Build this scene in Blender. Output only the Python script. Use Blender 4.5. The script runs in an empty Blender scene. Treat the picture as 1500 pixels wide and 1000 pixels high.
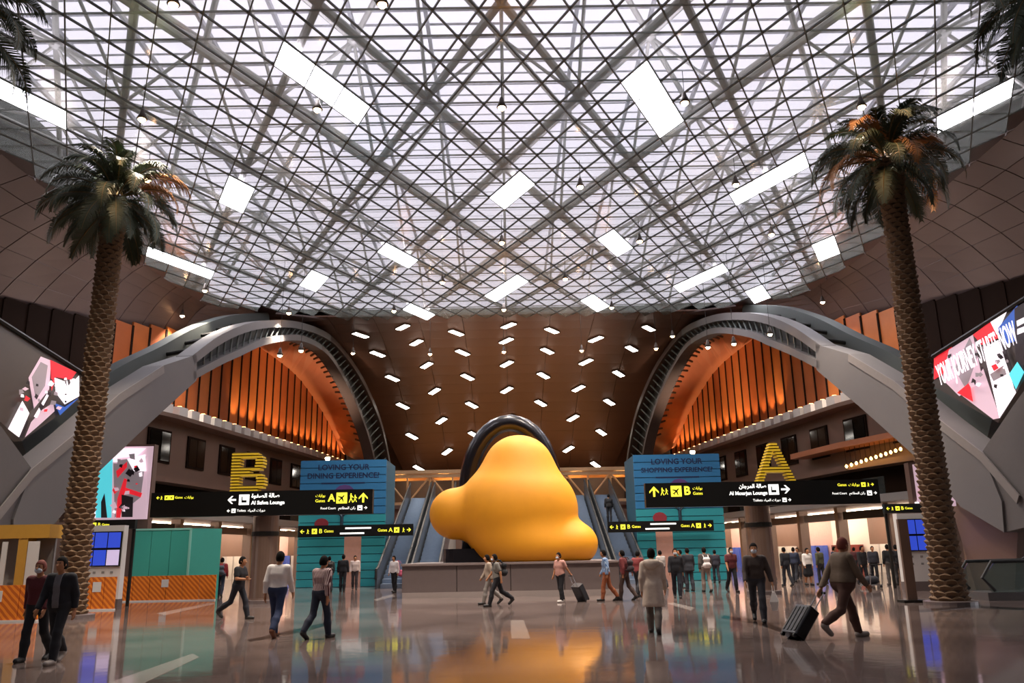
import bpy, bmesh, math, random
import numpy as np
from mathutils import Vector, Matrix
random.seed(7)
rng = np.random.default_rng(7)
C = bpy.context.scene.collection
SC = bpy.context.scene

# ---------------------------------------------------------------- camera
F = 1210.0; TH = math.radians(14.4); RO = math.radians(1.05); YAW = 8 / 1210; CH = 1.7
_fw = np.array([math.sin(YAW) * math.cos(TH), math.cos(YAW) * math.cos(TH), math.sin(TH)])
_rw = np.array([math.cos(YAW), -math.sin(YAW), 0.0]); _uw = np.cross(_rw, _fw)
CR = _rw * math.cos(RO) - _uw * math.sin(RO); CU = _rw * math.sin(RO) + _uw * math.cos(RO)
EYE = np.array([0.0, 0.0, CH])
cam = bpy.data.cameras.new('camera'); camo = bpy.data.objects.new('camera', cam); C.objects.link(camo)
cam.sensor_width = 36; cam.lens = 36 * F / 1500; cam.clip_end = 500
m = Matrix(((CR[0], CU[0], -_fw[0], 0), (CR[1], CU[1], -_fw[1], 0), (CR[2], CU[2], -_fw[2], CH), (0, 0, 0, 1)))
camo.matrix_world = m
SC.camera = camo
# ---------------------------------------------------------------- sky and exposure
w = bpy.data.worlds.new('overcast_sky'); SC.world = w; w.use_nodes = True
bg = w.node_tree.nodes['Background']; bg.inputs[0].default_value = (0.95, 0.93, 1.0, 1); bg.inputs[1].default_value = 2.1
SC.view_settings.view_transform = 'Standard'; SC.view_settings.look = 'None'
SC.view_settings.exposure = 0.35; SC.view_settings.gamma = 1.0; SC.view_settings.use_curve_mapping = False
SC.cycles.use_denoising = True
SC.cycles.max_bounces = 7; SC.cycles.diffuse_bounces = 3; SC.cycles.glossy_bounces = 3
SC.cycles.transparent_max_bounces = 10; SC.cycles.transmission_bounces = 4
SC.cycles.sample_clamp_indirect = 6.0; SC.cycles.caustics_reflective = False; SC.cycles.caustics_refractive = False

# ---------------------------------------------------------------- pixel helpers
def ray(px, py): return _fw * F + CR * (px - 750) + CU * (500 - py)
def atz(px, py, z=0.0):
    v = ray(px, py); return EYE + v * ((z - CH) / v[2])
def aty(px, py, y):
    v = ray(px, py); return EYE + v * (y / v[1])

# ---------------------------------------------------------------- materials
def lin(c):
    if isinstance(c, str):
        c = [int(c[i:i + 2], 16) / 255 for i in (0, 2, 4)]
        c = [x / 12.92 if x <= 0.04045 else ((x + 0.055) / 1.055) ** 2.4 for x in c]
    return (*c[:3], 1.0)
MATS = {}
def mat(name, col, rough=0.6, metal=0.0, em=0.0, emcol=None, var=0.12, scale=6.0, bump=0.0, alpha=1.0, spec=0.5, trans=0.0):
    if name in MATS: return MATS[name]
    M = bpy.data.materials.new(name); M.use_nodes = True; nt = M.node_tree; b = nt.nodes['Principled BSDF']
    c = lin(col); b.inputs['Base Color'].default_value = c
    b.inputs['Roughness'].default_value = rough; b.inputs['Metallic'].default_value = metal
    b.inputs['Specular IOR Level'].default_value = spec; b.inputs['Alpha'].default_value = alpha
    b.inputs['Transmission Weight'].default_value = trans
    if em:
        b.inputs['Emission Color'].default_value = lin(emcol or col); b.inputs['Emission Strength'].default_value = em
    if var or bump:
        tc = nt.nodes.new('ShaderNodeTexCoord'); n = nt.nodes.new('ShaderNodeTexNoise'); n.inputs['Scale'].default_value = scale
        n.inputs['Detail'].default_value = 4
        nt.links.new(tc.outputs['Object'], n.inputs['Vector'])
        if var:
            r = nt.nodes.new('ShaderNodeMix'); r.data_type = 'RGBA'
            r.inputs['A'].default_value = tuple(x * (1 - var) for x in c[:3]) + (1,)
            r.inputs['B'].default_value = tuple(min(1, x * (1 + var)) for x in c[:3]) + (1,)
            nt.links.new(n.outputs['Fac'], r.inputs['Factor']); nt.links.new(r.outputs['Result'], b.inputs['Base Color'])
        if bump:
            bp = nt.nodes.new('ShaderNodeBump'); bp.inputs['Strength'].default_value = bump; bp.inputs['Distance'].default_value = 0.02
            nt.links.new(n.outputs['Fac'], bp.inputs['Height']); nt.links.new(bp.outputs['Normal'], b.inputs['Normal'])
    MATS[name] = M
    return M
def stripe_mat(name, c1, c2, scale, axis='X', rough=0.8, em=0.0, diag=False):
    if name in MATS: return MATS[name]
    M = mat(name, c1, rough, var=0); nt = M.node_tree; b = nt.nodes['Principled BSDF']
    tc = nt.nodes.new('ShaderNodeTexCoord'); wv = nt.nodes.new('ShaderNodeTexWave')
    wv.wave_type = 'BANDS'; wv.bands_direction = 'DIAGONAL' if diag else axis; wv.inputs['Scale'].default_value = scale
    wv.inputs['Distortion'].default_value = 1.2 if diag else 0.3
    cr = nt.nodes.new('ShaderNodeValToRGB'); cr.color_ramp.elements[0].position = 0.45; cr.color_ramp.elements[1].position = 0.55
    cr.color_ramp.elements[0].color = lin(c1); cr.color_ramp.elements[1].color = lin(c2)
    nt.links.new(tc.outputs['Object'], wv.inputs['Vector']); nt.links.new(wv.outputs['Fac'], cr.inputs['Fac'])
    nt.links.new(cr.outputs['Color'], b.inputs['Base Color'])
    return M

# ---------------------------------------------------------------- mesh helpers
class MB:
    def __init__(s): s.v = []; s.f = []
    def add(s, vs, fs):
        o = len(s.v); s.v += [tuple(map(float, p)) for p in vs]; s.f += [tuple(i + o for i in f) for f in fs]; return s
    def box(s, x0, x1, y0, y1, z0, z1):
        return s.add([(x0, y0, z0), (x1, y0, z0), (x1, y1, z0), (x0, y1, z0), (x0, y0, z1), (x1, y0, z1), (x1, y1, z1), (x0, y1, z1)],
                     [(3, 2, 1, 0), (4, 5, 6, 7), (0, 1, 5, 4), (1, 2, 6, 5), (2, 3, 7, 6), (3, 0, 4, 7)])
    def hexa(s, a, b):       # two quads (4 pts each), joined
        return s.add(list(a) + list(b), [(3, 2, 1, 0), (4, 5, 6, 7), (0, 1, 5, 4), (1, 2, 6, 5), (2, 3, 7, 6), (3, 0, 4, 7)])
    def prism(s, pts, off):  # polygon + offset vector
        n = len(pts); q = [tuple(np.array(p) + np.array(off)) for p in pts]
        return s.add(list(pts) + q, [tuple(range(n))[::-1], tuple(range(n, 2 * n))] + [(i, (i + 1) % n, n + (i + 1) % n, n + i) for i in range(n)])
    def tube(s, path, rad, n=8, closed=False):
        P = [np.array(p, float) for p in path]; k = len(P); rad = rad if hasattr(rad, '__len__') else [rad] * k
        vs = []; up = None
        for i in range(k):
            t = P[min(i + 1, k - 1)] - P[max(i - 1, 0)]; t = t / (np.linalg.norm(t) + 1e-9)
            if up is None: up = np.array([0, 0, 1.0]) if abs(t[2]) < 0.9 else np.array([1.0, 0, 0])
            u = np.cross(up, t); u /= np.linalg.norm(u) + 1e-9; up2 = np.cross(t, u); up = up2
            for j in range(n):
                a = 2 * math.pi * j / n; vs.append(P[i] + rad[i] * (u * math.cos(a) + up2 * math.sin(a)))
        fs = [(i * n + j, i * n + (j + 1) % n, (i + 1) * n + (j + 1) % n, (i + 1) * n + j) for i in range(k - 1) for j in range(n)]
        fs += [tuple(range(n))[::-1], tuple((k - 1) * n + j for j in range(n))]
        return s.add(vs, fs)
    def lathe(s, prof, n=24, c=(0, 0, 0)):
        vs = [(c[0] + r * math.cos(2 * math.pi * j / n), c[1] + r * math.sin(2 * math.pi * j / n), c[2] + z) for r, z in prof for j in range(n)]
        k = len(prof)
        fs = [(i * n + j, i * n + (j + 1) % n, (i + 1) * n + (j + 1) % n, (i + 1) * n + j) for i in range(k - 1) for j in range(n)]
        fs += [tuple(range(n))[::-1], tuple((k - 1) * n + j for j in range(n))]
        return s.add(vs, fs)
    def rbox(s, x0, x1, y0, y1, z0, z1, r):   # box with rounded vertical edges
        pts = []
        for cx, cy, a0 in ((x1 - r, y1 - r, 0), (x0 + r, y1 - r, 90), (x0 + r, y0 + r, 180), (x1 - r, y0 + r, 270)):
            for k in range(5):
                a = math.radians(a0 + 22.5 * k); pts.append((cx + r * math.cos(a), cy + r * math.sin(a), z0))
        return s.prism(pts, (0, 0, z1 - z0))
    def mesh(s, name):
        me = bpy.data.meshes.new(name); me.from_pydata(s.v, [], s.f); me.update(); return me
def link(name, me, mt=None, parent=None, world=True, smooth=False):
    o = bpy.data.objects.new(name, me); C.objects.link(o)
    if mt is not None and me is not None and len(me.materials) == 0: me.materials.append(mt)
    if smooth: me.shade_smooth()
    if parent is not None:
        o.parent = parent
        if world: o.matrix_parent_inverse = parent.matrix_basis.inverted()
    return o
def obj(name, mb, mt, parent=None, world=True, smooth=False):
    return link(name, mb.mesh(name), mt, parent, world, smooth)
def thing(name, label, cat, loc=(0, 0, 0), rz=0.0, group=None, kind=None):
    o = bpy.data.objects.new(name, None); C.objects.link(o); o.location = loc; o.rotation_euler = (0, 0, rz); o.empty_display_size = 0.2
    return tag(o, label, cat, group, kind)
def tag(o, label=None, cat=None, group=None, kind=None):
    if label: o['label'] = label
    if cat: o['category'] = cat
    if group: o['group'] = group
    if kind: o['kind'] = kind
    return o
def struct(name, mb, mt, label=None, parent=None):
    o = obj(name, mb, mt, parent); o['kind'] = 'structure'
    if label: o['label'] = label
    return o
def place(me, name, mt, parent, M4):
    o = link(name, me, mt, parent, world=False)
    o.matrix_basis = M4 if parent is None else parent.matrix_basis.inverted() @ M4
    return o
UNIT_TUBE = MB().lathe([(1, 0), (1, 1)], 8).mesh('unit_tube')
def seg_matrix(a, b, r):
    a = Vector(a); b = Vector(b); d = b - a
    return Matrix.Translation(a) @ d.to_track_quat('Z', 'Y').to_matrix().to_4x4() @ Matrix.Diagonal((r, r, d.length, 1))
_tubes = {}
def seg(name, a, b, r, mt, parent):
    if mt.name not in _tubes:
        me = UNIT_TUBE.copy(); me.materials.append(mt); _tubes[mt.name] = me
    return place(_tubes[mt.name], name, None, parent, seg_matrix(a, b, r))

# Arabic text in presentation forms, visual order
_AR = {'ا': (0xFE8D, 2), 'ل': (0xFEDD, 4), 'م': (0xFEE1, 4), 'ص': (0xFEB9, 4), 'ة': (0xFE93, 2), 'ر': (0xFEAD, 2), 'ج': (0xFE9D, 4), 'ن': (0xFEE5, 4),
       'ف': (0xFED1, 4), 'و': (0xFEED, 2), 'ب': (0xFE8F, 4), 'ت': (0xFE95, 4), 'د': (0xFEA9, 2), 'ي': (0xFEF1, 4), 'ه': (0xFEE9, 4), 'ط': (0xFEC1, 4), 'ع': (0xFEC9, 4), 'ك': (0xFED9, 4)}
def arabic(t):
    out = ''
    for wd in t.split(' ')[::-1]:
        g = ''
        for i, ch in enumerate(wd):
            b, n = _AR[ch]; pj = i > 0 and _AR[wd[i - 1]][1] == 4; nj = i < len(wd) - 1 and n == 4
            g += chr(b + (3 if pj and nj else 2 if nj else 1 if pj else 0))
        out += g[::-1] + ' '
    return out.strip()
def text_mesh(t, size, ext=0.01, align='CENTER', bold=0.0):
    cu = bpy.data.curves.new('lettering', 'FONT'); cu.body = t; cu.size = size; cu.extrude = ext; cu.align_x = align; cu.align_y = 'CENTER'
    cu.offset = bold; cu.resolution_u = 3
    o = bpy.data.objects.new('lettering', cu); C.objects.link(o)
    dg = bpy.context.evaluated_depsgraph_get(); me = bpy.data.meshes.new_from_object(o.evaluated_get(dg))
    bpy.data.objects.remove(o); bpy.data.curves.remove(cu)
    return me
FACE = Matrix.Rotation(math.radians(90), 4, 'X')     # text standing up, read from -y
def text(t, pos, size, mt, parent, align='CENTER', rz=0.0, bold=0.0, name='lettering', R=None, width=None):
    me = text_mesh(t, size, 0.008, align, bold)
    if len(me.vertices) == 0: return None
    if width:
        xs_ = [v.co.x for v in me.vertices]; f = width / (max(xs_) - min(xs_)); g = max(0.8, min(1.1, f))
        for v in me.vertices: v.co.x *= f; v.co.y *= g
    me.materials.clear(); me.materials.append(mt)
    return place(me, name, None, parent, Matrix.Translation(pos) @ (R if R is not None else Matrix.Rotation(rz, 4, 'Z') @ FACE))

# ---------------------------------------------------------------- SDF surfaces (people, sculpture)
def sdf_mesh(name, prims, h, cuts=()):
    lo = np.min([p['lo'] for p in prims], 0) - 2.5 * h; hi = np.max([p['hi'] for p in prims], 0) + 2.5 * h
    n = np.ceil((hi - lo) / h).astype(int) + 1
    ax = [lo[i] + h * np.arange(n[i]) for i in range(3)]
    D = np.full(n, 9.0, np.float32)
    for p in prims:
        k = p['k']; mg = k + 2 * h
        i0 = np.maximum(((p['lo'] - mg - lo) / h).astype(int), 0); i1 = np.minimum(((p['hi'] + mg - lo) / h).astype(int) + 2, n)
        sl = tuple(slice(a, b) for a, b in zip(i0, i1))
        X = ax[0][sl[0]][:, None, None]; Y = ax[1][sl[1]][None, :, None]; Z = ax[2][sl[2]][None, None, :]
        if p['t'] == 'cone':
            a, b = p['a'], p['b']; ba = b - a; L2 = max(ba @ ba, 1e-9)
            t = np.clip(((X - a[0]) * ba[0] + (Y - a[1]) * ba[1] + (Z - a[2]) * ba[2]) / L2, 0, 1)
            d = np.sqrt((X - a[0] - t * ba[0]) ** 2 + (Y - a[1] - t * ba[1]) ** 2 + (Z - a[2] - t * ba[2]) ** 2) - (p['ra'] + (p['rb'] - p['ra']) * t)
        else:
            c, r = p['c'], p['r']
            d = (np.sqrt(((X - c[0]) / r[0]) ** 2 + ((Y - c[1]) / r[1]) ** 2 + ((Z - c[2]) / r[2]) ** 2) - 1) * min(r)
        o = D[sl]
        if k > 0:
            hh = np.clip(0.5 + 0.5 * (o - d) / k, 0, 1); D[sl] = o * (1 - hh) + d * hh - k * hh * (1 - hh)
        else: D[sl] = np.minimum(o, d)
    for cf in cuts:
        D = np.maximum(D, cf(ax[0][:, None, None], ax[1][None, :, None], ax[2][None, None, :])).astype(np.float32)
    ins = D < 0
    nx, ny, nz = n
    cnt = np.zeros((nx - 1, ny - 1, nz - 1), np.int8); 
    def cor(A, i, j, k): return A[i:nx - 1 + i, j:ny - 1 + j, k:nz - 1 + k]
    for i in (0, 1):
        for j in (0, 1):
            for k in (0, 1): cnt += cor(ins, i, j, k)
    act = (cnt > 0) & (cnt < 8); idx = np.argwhere(act); ids = np.full(act.shape, -1, np.int64); ids[act] = np.arange(len(idx))
    acc = np.zeros((len(idx), 3)); wn = np.zeros(len(idx))
    I, J, K = idx.T
    corners = [(i, j, k) for i in (0, 1) for j in (0, 1) for k in (0, 1)]
    for a in corners:
        for b in corners:
            df = [b[q] - a[q] for q in range(3)]
            if sum(abs(x) for x in df) == 1 and sum(df) == 1:
                da = D[I + a[0], J + a[1], K + a[2]]; db = D[I + b[0], J + b[1], K + b[2]]; mk = (da < 0) != (db < 0)
                t = np.where(mk, da / np.where(mk, da - db, 1), 0)
                acc += mk[:, None] * (np.array(a)[None] + t[:, None] * np.array(df)[None]); wn += mk
    V = lo + h * (idx + acc / wn[:, None])
    faces = []
    for axn in range(3):
        s0 = [slice(None)] * 3; s1 = [slice(None)] * 3; s0[axn] = slice(0, -1); s1[axn] = slice(1, None)
        ch = ins[tuple(s0)] != ins[tuple(s1)]; e = np.argwhere(ch)
        b, c = [q for q in range(3) if q != axn]
        e = e[(e[:, b] > 0) & (e[:, c] > 0) & (e[:, b] < n[b] - 1) & (e[:, c] < n[c] - 1)]
        if len(e) == 0: continue
        def gid(db, dc):
            q = e.copy(); q[:, b] -= db; q[:, c] -= dc; return ids[q[:, 0], q[:, 1], q[:, 2]]
        quad = np.stack([gid(1, 1), gid(0, 1), gid(0, 0), gid(1, 0)], 1)
        fl = ins[e[:, 0], e[:, 1], e[:, 2]]
        if axn == 1: fl = ~fl
        quad[~fl] = quad[~fl][:, ::-1]
        faces.append(quad)
    faces = np.concatenate(faces); faces = faces[(faces >= 0).all(1)]
    me = bpy.data.meshes.new(name); me.vertices.add(len(V)); me.vertices.foreach_set('co', V.astype(np.float32).ravel())
    me.loops.add(faces.size); me.loops.foreach_set('vertex_index', faces.astype(np.int32).ravel())
    me.polygons.add(len(faces)); me.polygons.foreach_set('loop_start', np.arange(0, faces.size, 4, dtype=np.int32))
    me.update(calc_edges=True); me.validate(); me.shade_smooth()
    return me
def cone(a, b, ra, rb=None, k=0.03):
    a = np.array(a, float); b = np.array(b, float); rb = ra if rb is None else rb; r = max(ra, rb)
    return dict(t='cone', a=a, b=b, ra=ra, rb=rb, k=k, lo=np.minimum(a, b) - r, hi=np.maximum(a, b) + r)
def ell(c, r, k=0.03):
    c = np.array(c, float); r = np.array(r, float); return dict(t='ell', c=c, r=r, k=k, lo=c - r, hi=c + r)
def infl(p, d, k=None):
    q = dict(p)
    if p['t'] == 'cone': q['ra'] += d; q['rb'] += d
    else: q['r'] = p['r'] + d
    q['lo'] = p['lo'] - d; q['hi'] = p['hi'] + d
    if k is not None: q['k'] = k
    return q

# ================================================================ MATERIAL LIBRARY
M_steel = mat('pale_grey_painted_steel', 'b9b7b0', 0.5, 0.2, var=0.08)
M_bar = mat('dark_glazing_bar', '565650', 0.5, 0.3, var=0.05)
M_louver = mat('pale_grey_roof_louver', 'c4c4ca', 0.6, var=0.06)
M_bronze = mat('bronze_ceiling_panel', '63483c', 0.42, 0.55, var=0.10, scale=0.35)
M_taupe = mat('taupe_ceiling_panel', '635350', 0.45, 0.35, var=0.10, scale=0.4)
M_copper = mat('copper_soffit', 'b0704e', 0.45, 0.3, var=0.10, scale=0.5)
M_wood = mat('orange_timber_slat', 'a85a28', 0.5, 0.05, var=0.18, scale=1.2)
M_wood2 = mat('deep_orange_timber_slat', '964c20', 0.5, 0.05, var=0.18, scale=1.2); M_wood3 = mat('light_orange_timber_slat', 'b5672f', 0.5, 0.05, var=0.18, scale=1.2)
M_darkwood_shade = mat('dark_timber_and_unlit_slat', '1e120c', 0.85, var=0.15, scale=1.0, spec=0.1)  # backing and window frames; also shade put into slat colour
M_conc = mat('grey_concrete_cladding', '666260', 0.7, var=0.07, scale=0.8)
M_conc2 = mat('dark_grey_green_cladding', '4d524f', 0.6, var=0.07, scale=0.8)
M_conc3 = mat('pale_concrete_edge', '7d7671', 0.7, var=0.06)
M_dkrim = mat('dark_brown_rim', '4a3c36', 0.5, 0.3, var=0.1)  # far half of the arch rims, darker brown than the near half
M_void = mat('black_steel', '16140f', 0.5, 0.3, var=0.1)
M_brown = mat('brown_wall_panel', '6d5448', 0.55, var=0.1, scale=0.7)
M_glassdark = mat('dark_window_glass', '14110e', 0.08, var=0.0)
M_black = mat('black_sign_board', '0b0b0a', 0.35, var=0.0)
M_yel = mat('lit_yellow_lettering', 'e8e23a', 0.5, em=1.1, var=0)
M_wht = mat('lit_white_lettering', 'f5f5f0', 0.5, em=1.0, var=0)
M_lamp = mat('white_light_panel', 'ffffff', 0.5, em=14, emcol='fff6ea', var=0)
M_bulb = mat('warm_spot_lamp', 'ffd8a0', 0.5, em=55.0, emcol='ffc890', var=0)
M_lampbody = mat('pendant_housing', '4a4038', 0.5, 0.3, var=0)
M_plinth = mat('grey_brown_plinth_cladding', '6b5f5c', 0.35, var=0.06)
M_teal = mat('teal_hoarding_board', '3fa796', 0.5, var=0.04)
M_orange = stripe_mat('orange_patterned_hoarding', 'f08a1e', 'c85f10', 3.0, diag=True)
M_yellow = mat('ochre_kiosk_frame', 'c8963a', 0.5, var=0.06)
M_white = mat('white_panel', 'd8d5d0', 0.5, var=0.03)
M_grey = mat('mid_grey_panel', '8d8a86', 0.5, var=0.05)
M_screen = mat('blue_flight_screen', '1e2f9a', 0.3, em=0.55, emcol='3a55d8', var=0)
M_lilac = mat('lilac_flight_screen', 'c9b9dd', 0.3, em=0.5, var=0)
M_col = mat('brown_stone_column', '6f5a4e', 0.35, 0.1, var=0.1, scale=2)
M_chrome = mat('brushed_steel', '9a9a9c', 0.25, 0.9, var=0)
M_rubber = mat('black_rubber', '0d0d0d', 0.6, var=0)
def glass_mat(name, tint, frit, rough=0.08, tr=0.75, haze=0.0):
    M = bpy.data.materials.new(name); M.use_nodes = True; nt = M.node_tree; nt.nodes.clear()
    out = nt.nodes.new('ShaderNodeOutputMaterial'); t = nt.nodes.new('ShaderNodeBsdfTransparent'); t.inputs[0].default_value = lin(tint)
    d = nt.nodes.new('ShaderNodeBsdfTranslucent'); d.inputs[0].default_value = lin(frit)
    d2 = nt.nodes.new('ShaderNodeBsdfDiffuse'); d2.inputs[0].default_value = lin(frit)
    md = nt.nodes.new('ShaderNodeMixShader'); md.inputs[0].default_value = 0.5
    nt.links.new(d.outputs[0], md.inputs[1]); nt.links.new(d2.outputs[0], md.inputs[2])
    g = nt.nodes.new('ShaderNodeBsdfGlossy'); g.inputs['Roughness'].default_value = rough
    m1 = nt.nodes.new('ShaderNodeMixShader'); m1.inputs[0].default_value = 1 - tr
    nt.links.new(t.outputs[0], m1.inputs[1]); nt.links.new(md.outputs[0], m1.inputs[2])
    lw = nt.nodes.new('ShaderNodeLayerWeight'); lw.inputs[0].default_value = 0.5
    pw = nt.nodes.new('ShaderNodeMath'); pw.operation = 'POWER'; pw.inputs[1].default_value = 3.0; nt.links.new(lw.outputs['Facing'], pw.inputs[0])
    fr = nt.nodes.new('ShaderNodeMath'); fr.operation = 'MULTIPLY_ADD'; fr.inputs[1].default_value = 0.45; fr.inputs[2].default_value = 0.03; nt.links.new(pw.outputs[0], fr.inputs[0])
    fm = nt.nodes.new('ShaderNodeMath'); fm.operation = 'MULTIPLY_ADD'; fm.inputs[1].default_value = haze; fm.inputs[2].default_value = 1 - tr; nt.links.new(pw.outputs[0], fm.inputs[0]); nt.links.new(fm.outputs[0], m1.inputs[0])
    m2 = nt.nodes.new('ShaderNodeMixShader'); nt.links.new(fr.outputs[0], m2.inputs[0])
    nt.links.new(m1.outputs[0], m2.inputs[1]); nt.links.new(g.outputs[0], m2.inputs[2]); nt.links.new(m2.outputs[0], out.inputs[0])
    MATS[name] = M; return M
M_pane = glass_mat('fritted_skylight_glass', 'e6e4e8', 'b8c0b6', 0.15, 0.86, 0.55)
M_clear = glass_mat('clear_balustrade_glass', 'cfd8d6', 'b0bab8', 0.03, 0.9)

# ================================================================ FLOOR
def floor_material():
    M = bpy.data.materials.new('polished_stone_floor'); M.use_nodes = True; nt = M.node_tree; b = nt.nodes['Principled BSDF']
    tc = nt.nodes.new('ShaderNodeTexCoord'); n = nt.nodes.new('ShaderNodeTexNoise'); n.inputs['Scale'].default_value = 0.35; n.inputs['Detail'].default_value = 5
    cr = nt.nodes.new('ShaderNodeValToRGB'); cr.color_ramp.elements[0].color = lin('5a4e4a'); cr.color_ramp.elements[1].color = lin('786963')
    cr.color_ramp.elements[0].position = 0.35; cr.color_ramp.elements[1].position = 0.65
    nt.links.new(tc.outputs['Object'], n.inputs['Vector']); nt.links.new(n.outputs['Fac'], cr.inputs['Fac']); nt.links.new(cr.outputs['Color'], b.inputs['Base Color'])
    b.inputs['Roughness'].default_value = 0.07; b.inputs['Specular IOR Level'].default_value = 0.75
    n2 = nt.nodes.new('ShaderNodeTexNoise'); n2.inputs['Scale'].default_value = 1.6; n2.inputs['Detail'].default_value = 2
    nt.links.new(tc.outputs['Object'], n2.inputs['Vector'])
    bp = nt.nodes.new('ShaderNodeBump'); bp.inputs['Strength'].default_value = 0.035; bp.inputs['Distance'].default_value = 0.05
    nt.links.new(n2.outputs['Fac'], bp.inputs['Height']); nt.links.new(bp.outputs['Normal'], b.inputs['Normal'])
    return M
struct('floor', MB().box(-42, 42, -32, 100, -0.4, 0), floor_material())
M_inlay = mat('pale_floor_inlay', '9a8f88', 0.12, var=0.05); M_inlayd = mat('dark_floor_inlay', '2b2422', 0.1, var=0.05)
tr = 0
for pts, mm in ((((150, 1003), (282, 957), (292, 962), (205, 1003)), M_inlay), (((748, 908), (767, 908), (777, 935), (749, 935)), M_inlay),
                (((978, 884), (985, 882), (1018, 890), (1012, 894)), M_inlay), (((547, 878), (575, 870), (579, 873), (552, 880)), M_inlay),
                (((230, 898), (310, 882), (316, 884), (240, 901)), M_inlay),
                (((362, 937), (452, 917), (474, 912), (478, 916), (455, 923), (366, 940)), M_inlayd),
                (((1060, 901), (1110, 908), (1150, 921), (1142, 925), (1105, 913), (1056, 905)), M_inlayd),
                (((1345, 893), (1420, 886), (1500, 890), (1500, 894), (1420, 890), (1347, 897)), M_inlayd)):
    tr += 1; P = [tuple(atz(*p, 0.0)) for p in pts]
    struct('trim_%d' % tr, MB().prism([(p[0], p[1], -0.03) for p in P], (0, 0, 0.032)), mm)

# ================================================================ SKYLIGHT
ZS = 18.5
OUT = [(-21, -24), (-21, 46), (-19.9, 54.5), (-11.5, 57.3), (0, 58.2), (11.5, 57.3), (19.9, 54.5), (21, 46), (21, -24)]
def inside(x, y, g=0.0):
    n = len(OUT)
    for i in range(n):
        (x0, y0), (x1, y1) = OUT[i], OUT[(i + 1) % n]; L = math.hypot(x1 - x0, y1 - y0)
        if ((x1 - x0) * (y - y0) - (y1 - y0) * (x - x0)) / L > g: return False
    return True
def clip_line(p, d, g=0.0):
    t0, t1 = -1e3, 1e3; n = len(OUT)
    for i in range(n):
        (x0, y0), (x1, y1) = OUT[i], OUT[(i + 1) % n]; L = math.hypot(x1 - x0, y1 - y0)
        nx, ny = -(y1 - y0) / L, (x1 - x0) / L          # outward
        a = (p[0] - x0) * nx + (p[1] - y0) * ny - g; b = d[0] * nx + d[1] * ny
        if abs(b) < 1e-9:
            if a > 0: return None
        elif b > 0: t1 = min(t1, -a / b)
        else: t0 = max(t0, -a / b)
    return (t0, t1) if t1 - t0 > 0.3 else None
CW, CL = 1.46, 1.43                 # half-offset diamond lattice
sky = thing('skylight', 'vast steel and glass skylight roof with diagonal trusses', 'skylight', (0, 17, ZS))
DIRS = [(CW / 2, CL), (-CW / 2, CL)]
def bar(name, a, b, wd, ht, mt, z):
    a = Vector((*a, z)); b = Vector((*b, z)); d = (b - a); L = d.length
    key = (name, wd, ht)
    if key not in bar.c:
        me = MB().box(-wd / 2, wd / 2, 0, 1, -ht / 2, ht / 2).mesh(name); me.materials.append(mt); bar.c[key] = me
    return place(bar.c[key], name, None, sky, Matrix.Translation(a) @ Matrix.Rotation(math.atan2(d.y, d.x) - math.pi / 2, 4, 'Z') @ Matrix.Diagonal((1, L, 1, 1)))
bar.c = {}
for d in DIRS:
    for i in range(-60, 61):
        p = (CW * (i + 0.5), 0.0); r = clip_line(p, d)
        if r: bar('glazing_bar', (p[0] + d[0] * r[0], p[1] + d[1] * r[0]), (p[0] + d[0] * r[1], p[1] + d[1] * r[1]), 0.045, 0.08, M_bar, ZS)
for j in range(-16, 42):
    p = (0.0, CL * j); r = clip_line(p, (1.0, 0.0))
    if r: bar('cross_bar', (r[0], p[1]), (r[1], p[1]), 0.04, 0.06, M_bar, ZS + 0.08)
# panes with added glow in place of daylight: (px, py, cells along, direction)
LP = [(495, 132, 3, 1), (962, 128, 3, 1), (362, 287, 2, 0), (738, 280, 2, 0), (1115, 274, 3, 0), (578, 368, 2, 1), (898, 361, 2, 1), (1212, 357, 2, 1), (256, 377, 3, 1),
      (740, 416, 3, 0), (466, 420, 2, 0), (1014, 411, 3, 0), (612, 450, 2, 1), (372, 455, 2, 1), (861, 444, 2, 1), (1101, 439, 2, 1), (1445, 135, 2, 0), (45, 158, 2, 1)]
dirn = [Vector((DIRS[0][0], DIRS[0][1], 0)).normalized(), Vector((DIRS[1][0], DIRS[1][1], 0)).normalized()]
open_cells = set(); M_open = mat('daylight_glow_pane', 'ffffff', 0.4, em=18, emcol='f6f4ff', var=0)  # white glow for daylight, raised to brighten the hall
def cell_of(x, y):
    best = None
    j0 = round(y / CL)
    for j in (j0 - 1, j0, j0 + 1):
        i = round(x / CW - (j % 2) / 2); cx, cy = CW * (i + (j % 2) / 2), CL * j
        q = abs(x - cx) / (CW / 2) + abs(y - cy) / CL
        if best is None or q < best[0]: best = (q, i, j)
    return best[1], best[2]
def cen(i, j): return CW * (i + (j % 2) / 2), CL * j
DIA = MB().prism([(-CW / 2 + 0.03, 0, 0), (0, -CL + 0.06, 0), (CW / 2 - 0.03, 0, 0), (0, CL - 0.06, 0)], (0, 0, 0.03)).mesh('pane')
DIA_P = DIA.copy(); DIA_P.materials.append(M_pane)
DIA_B = DIA.copy(); DIA_B.name = 'ceiling_panel'; DIA_B.materials.append(M_taupe)
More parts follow.
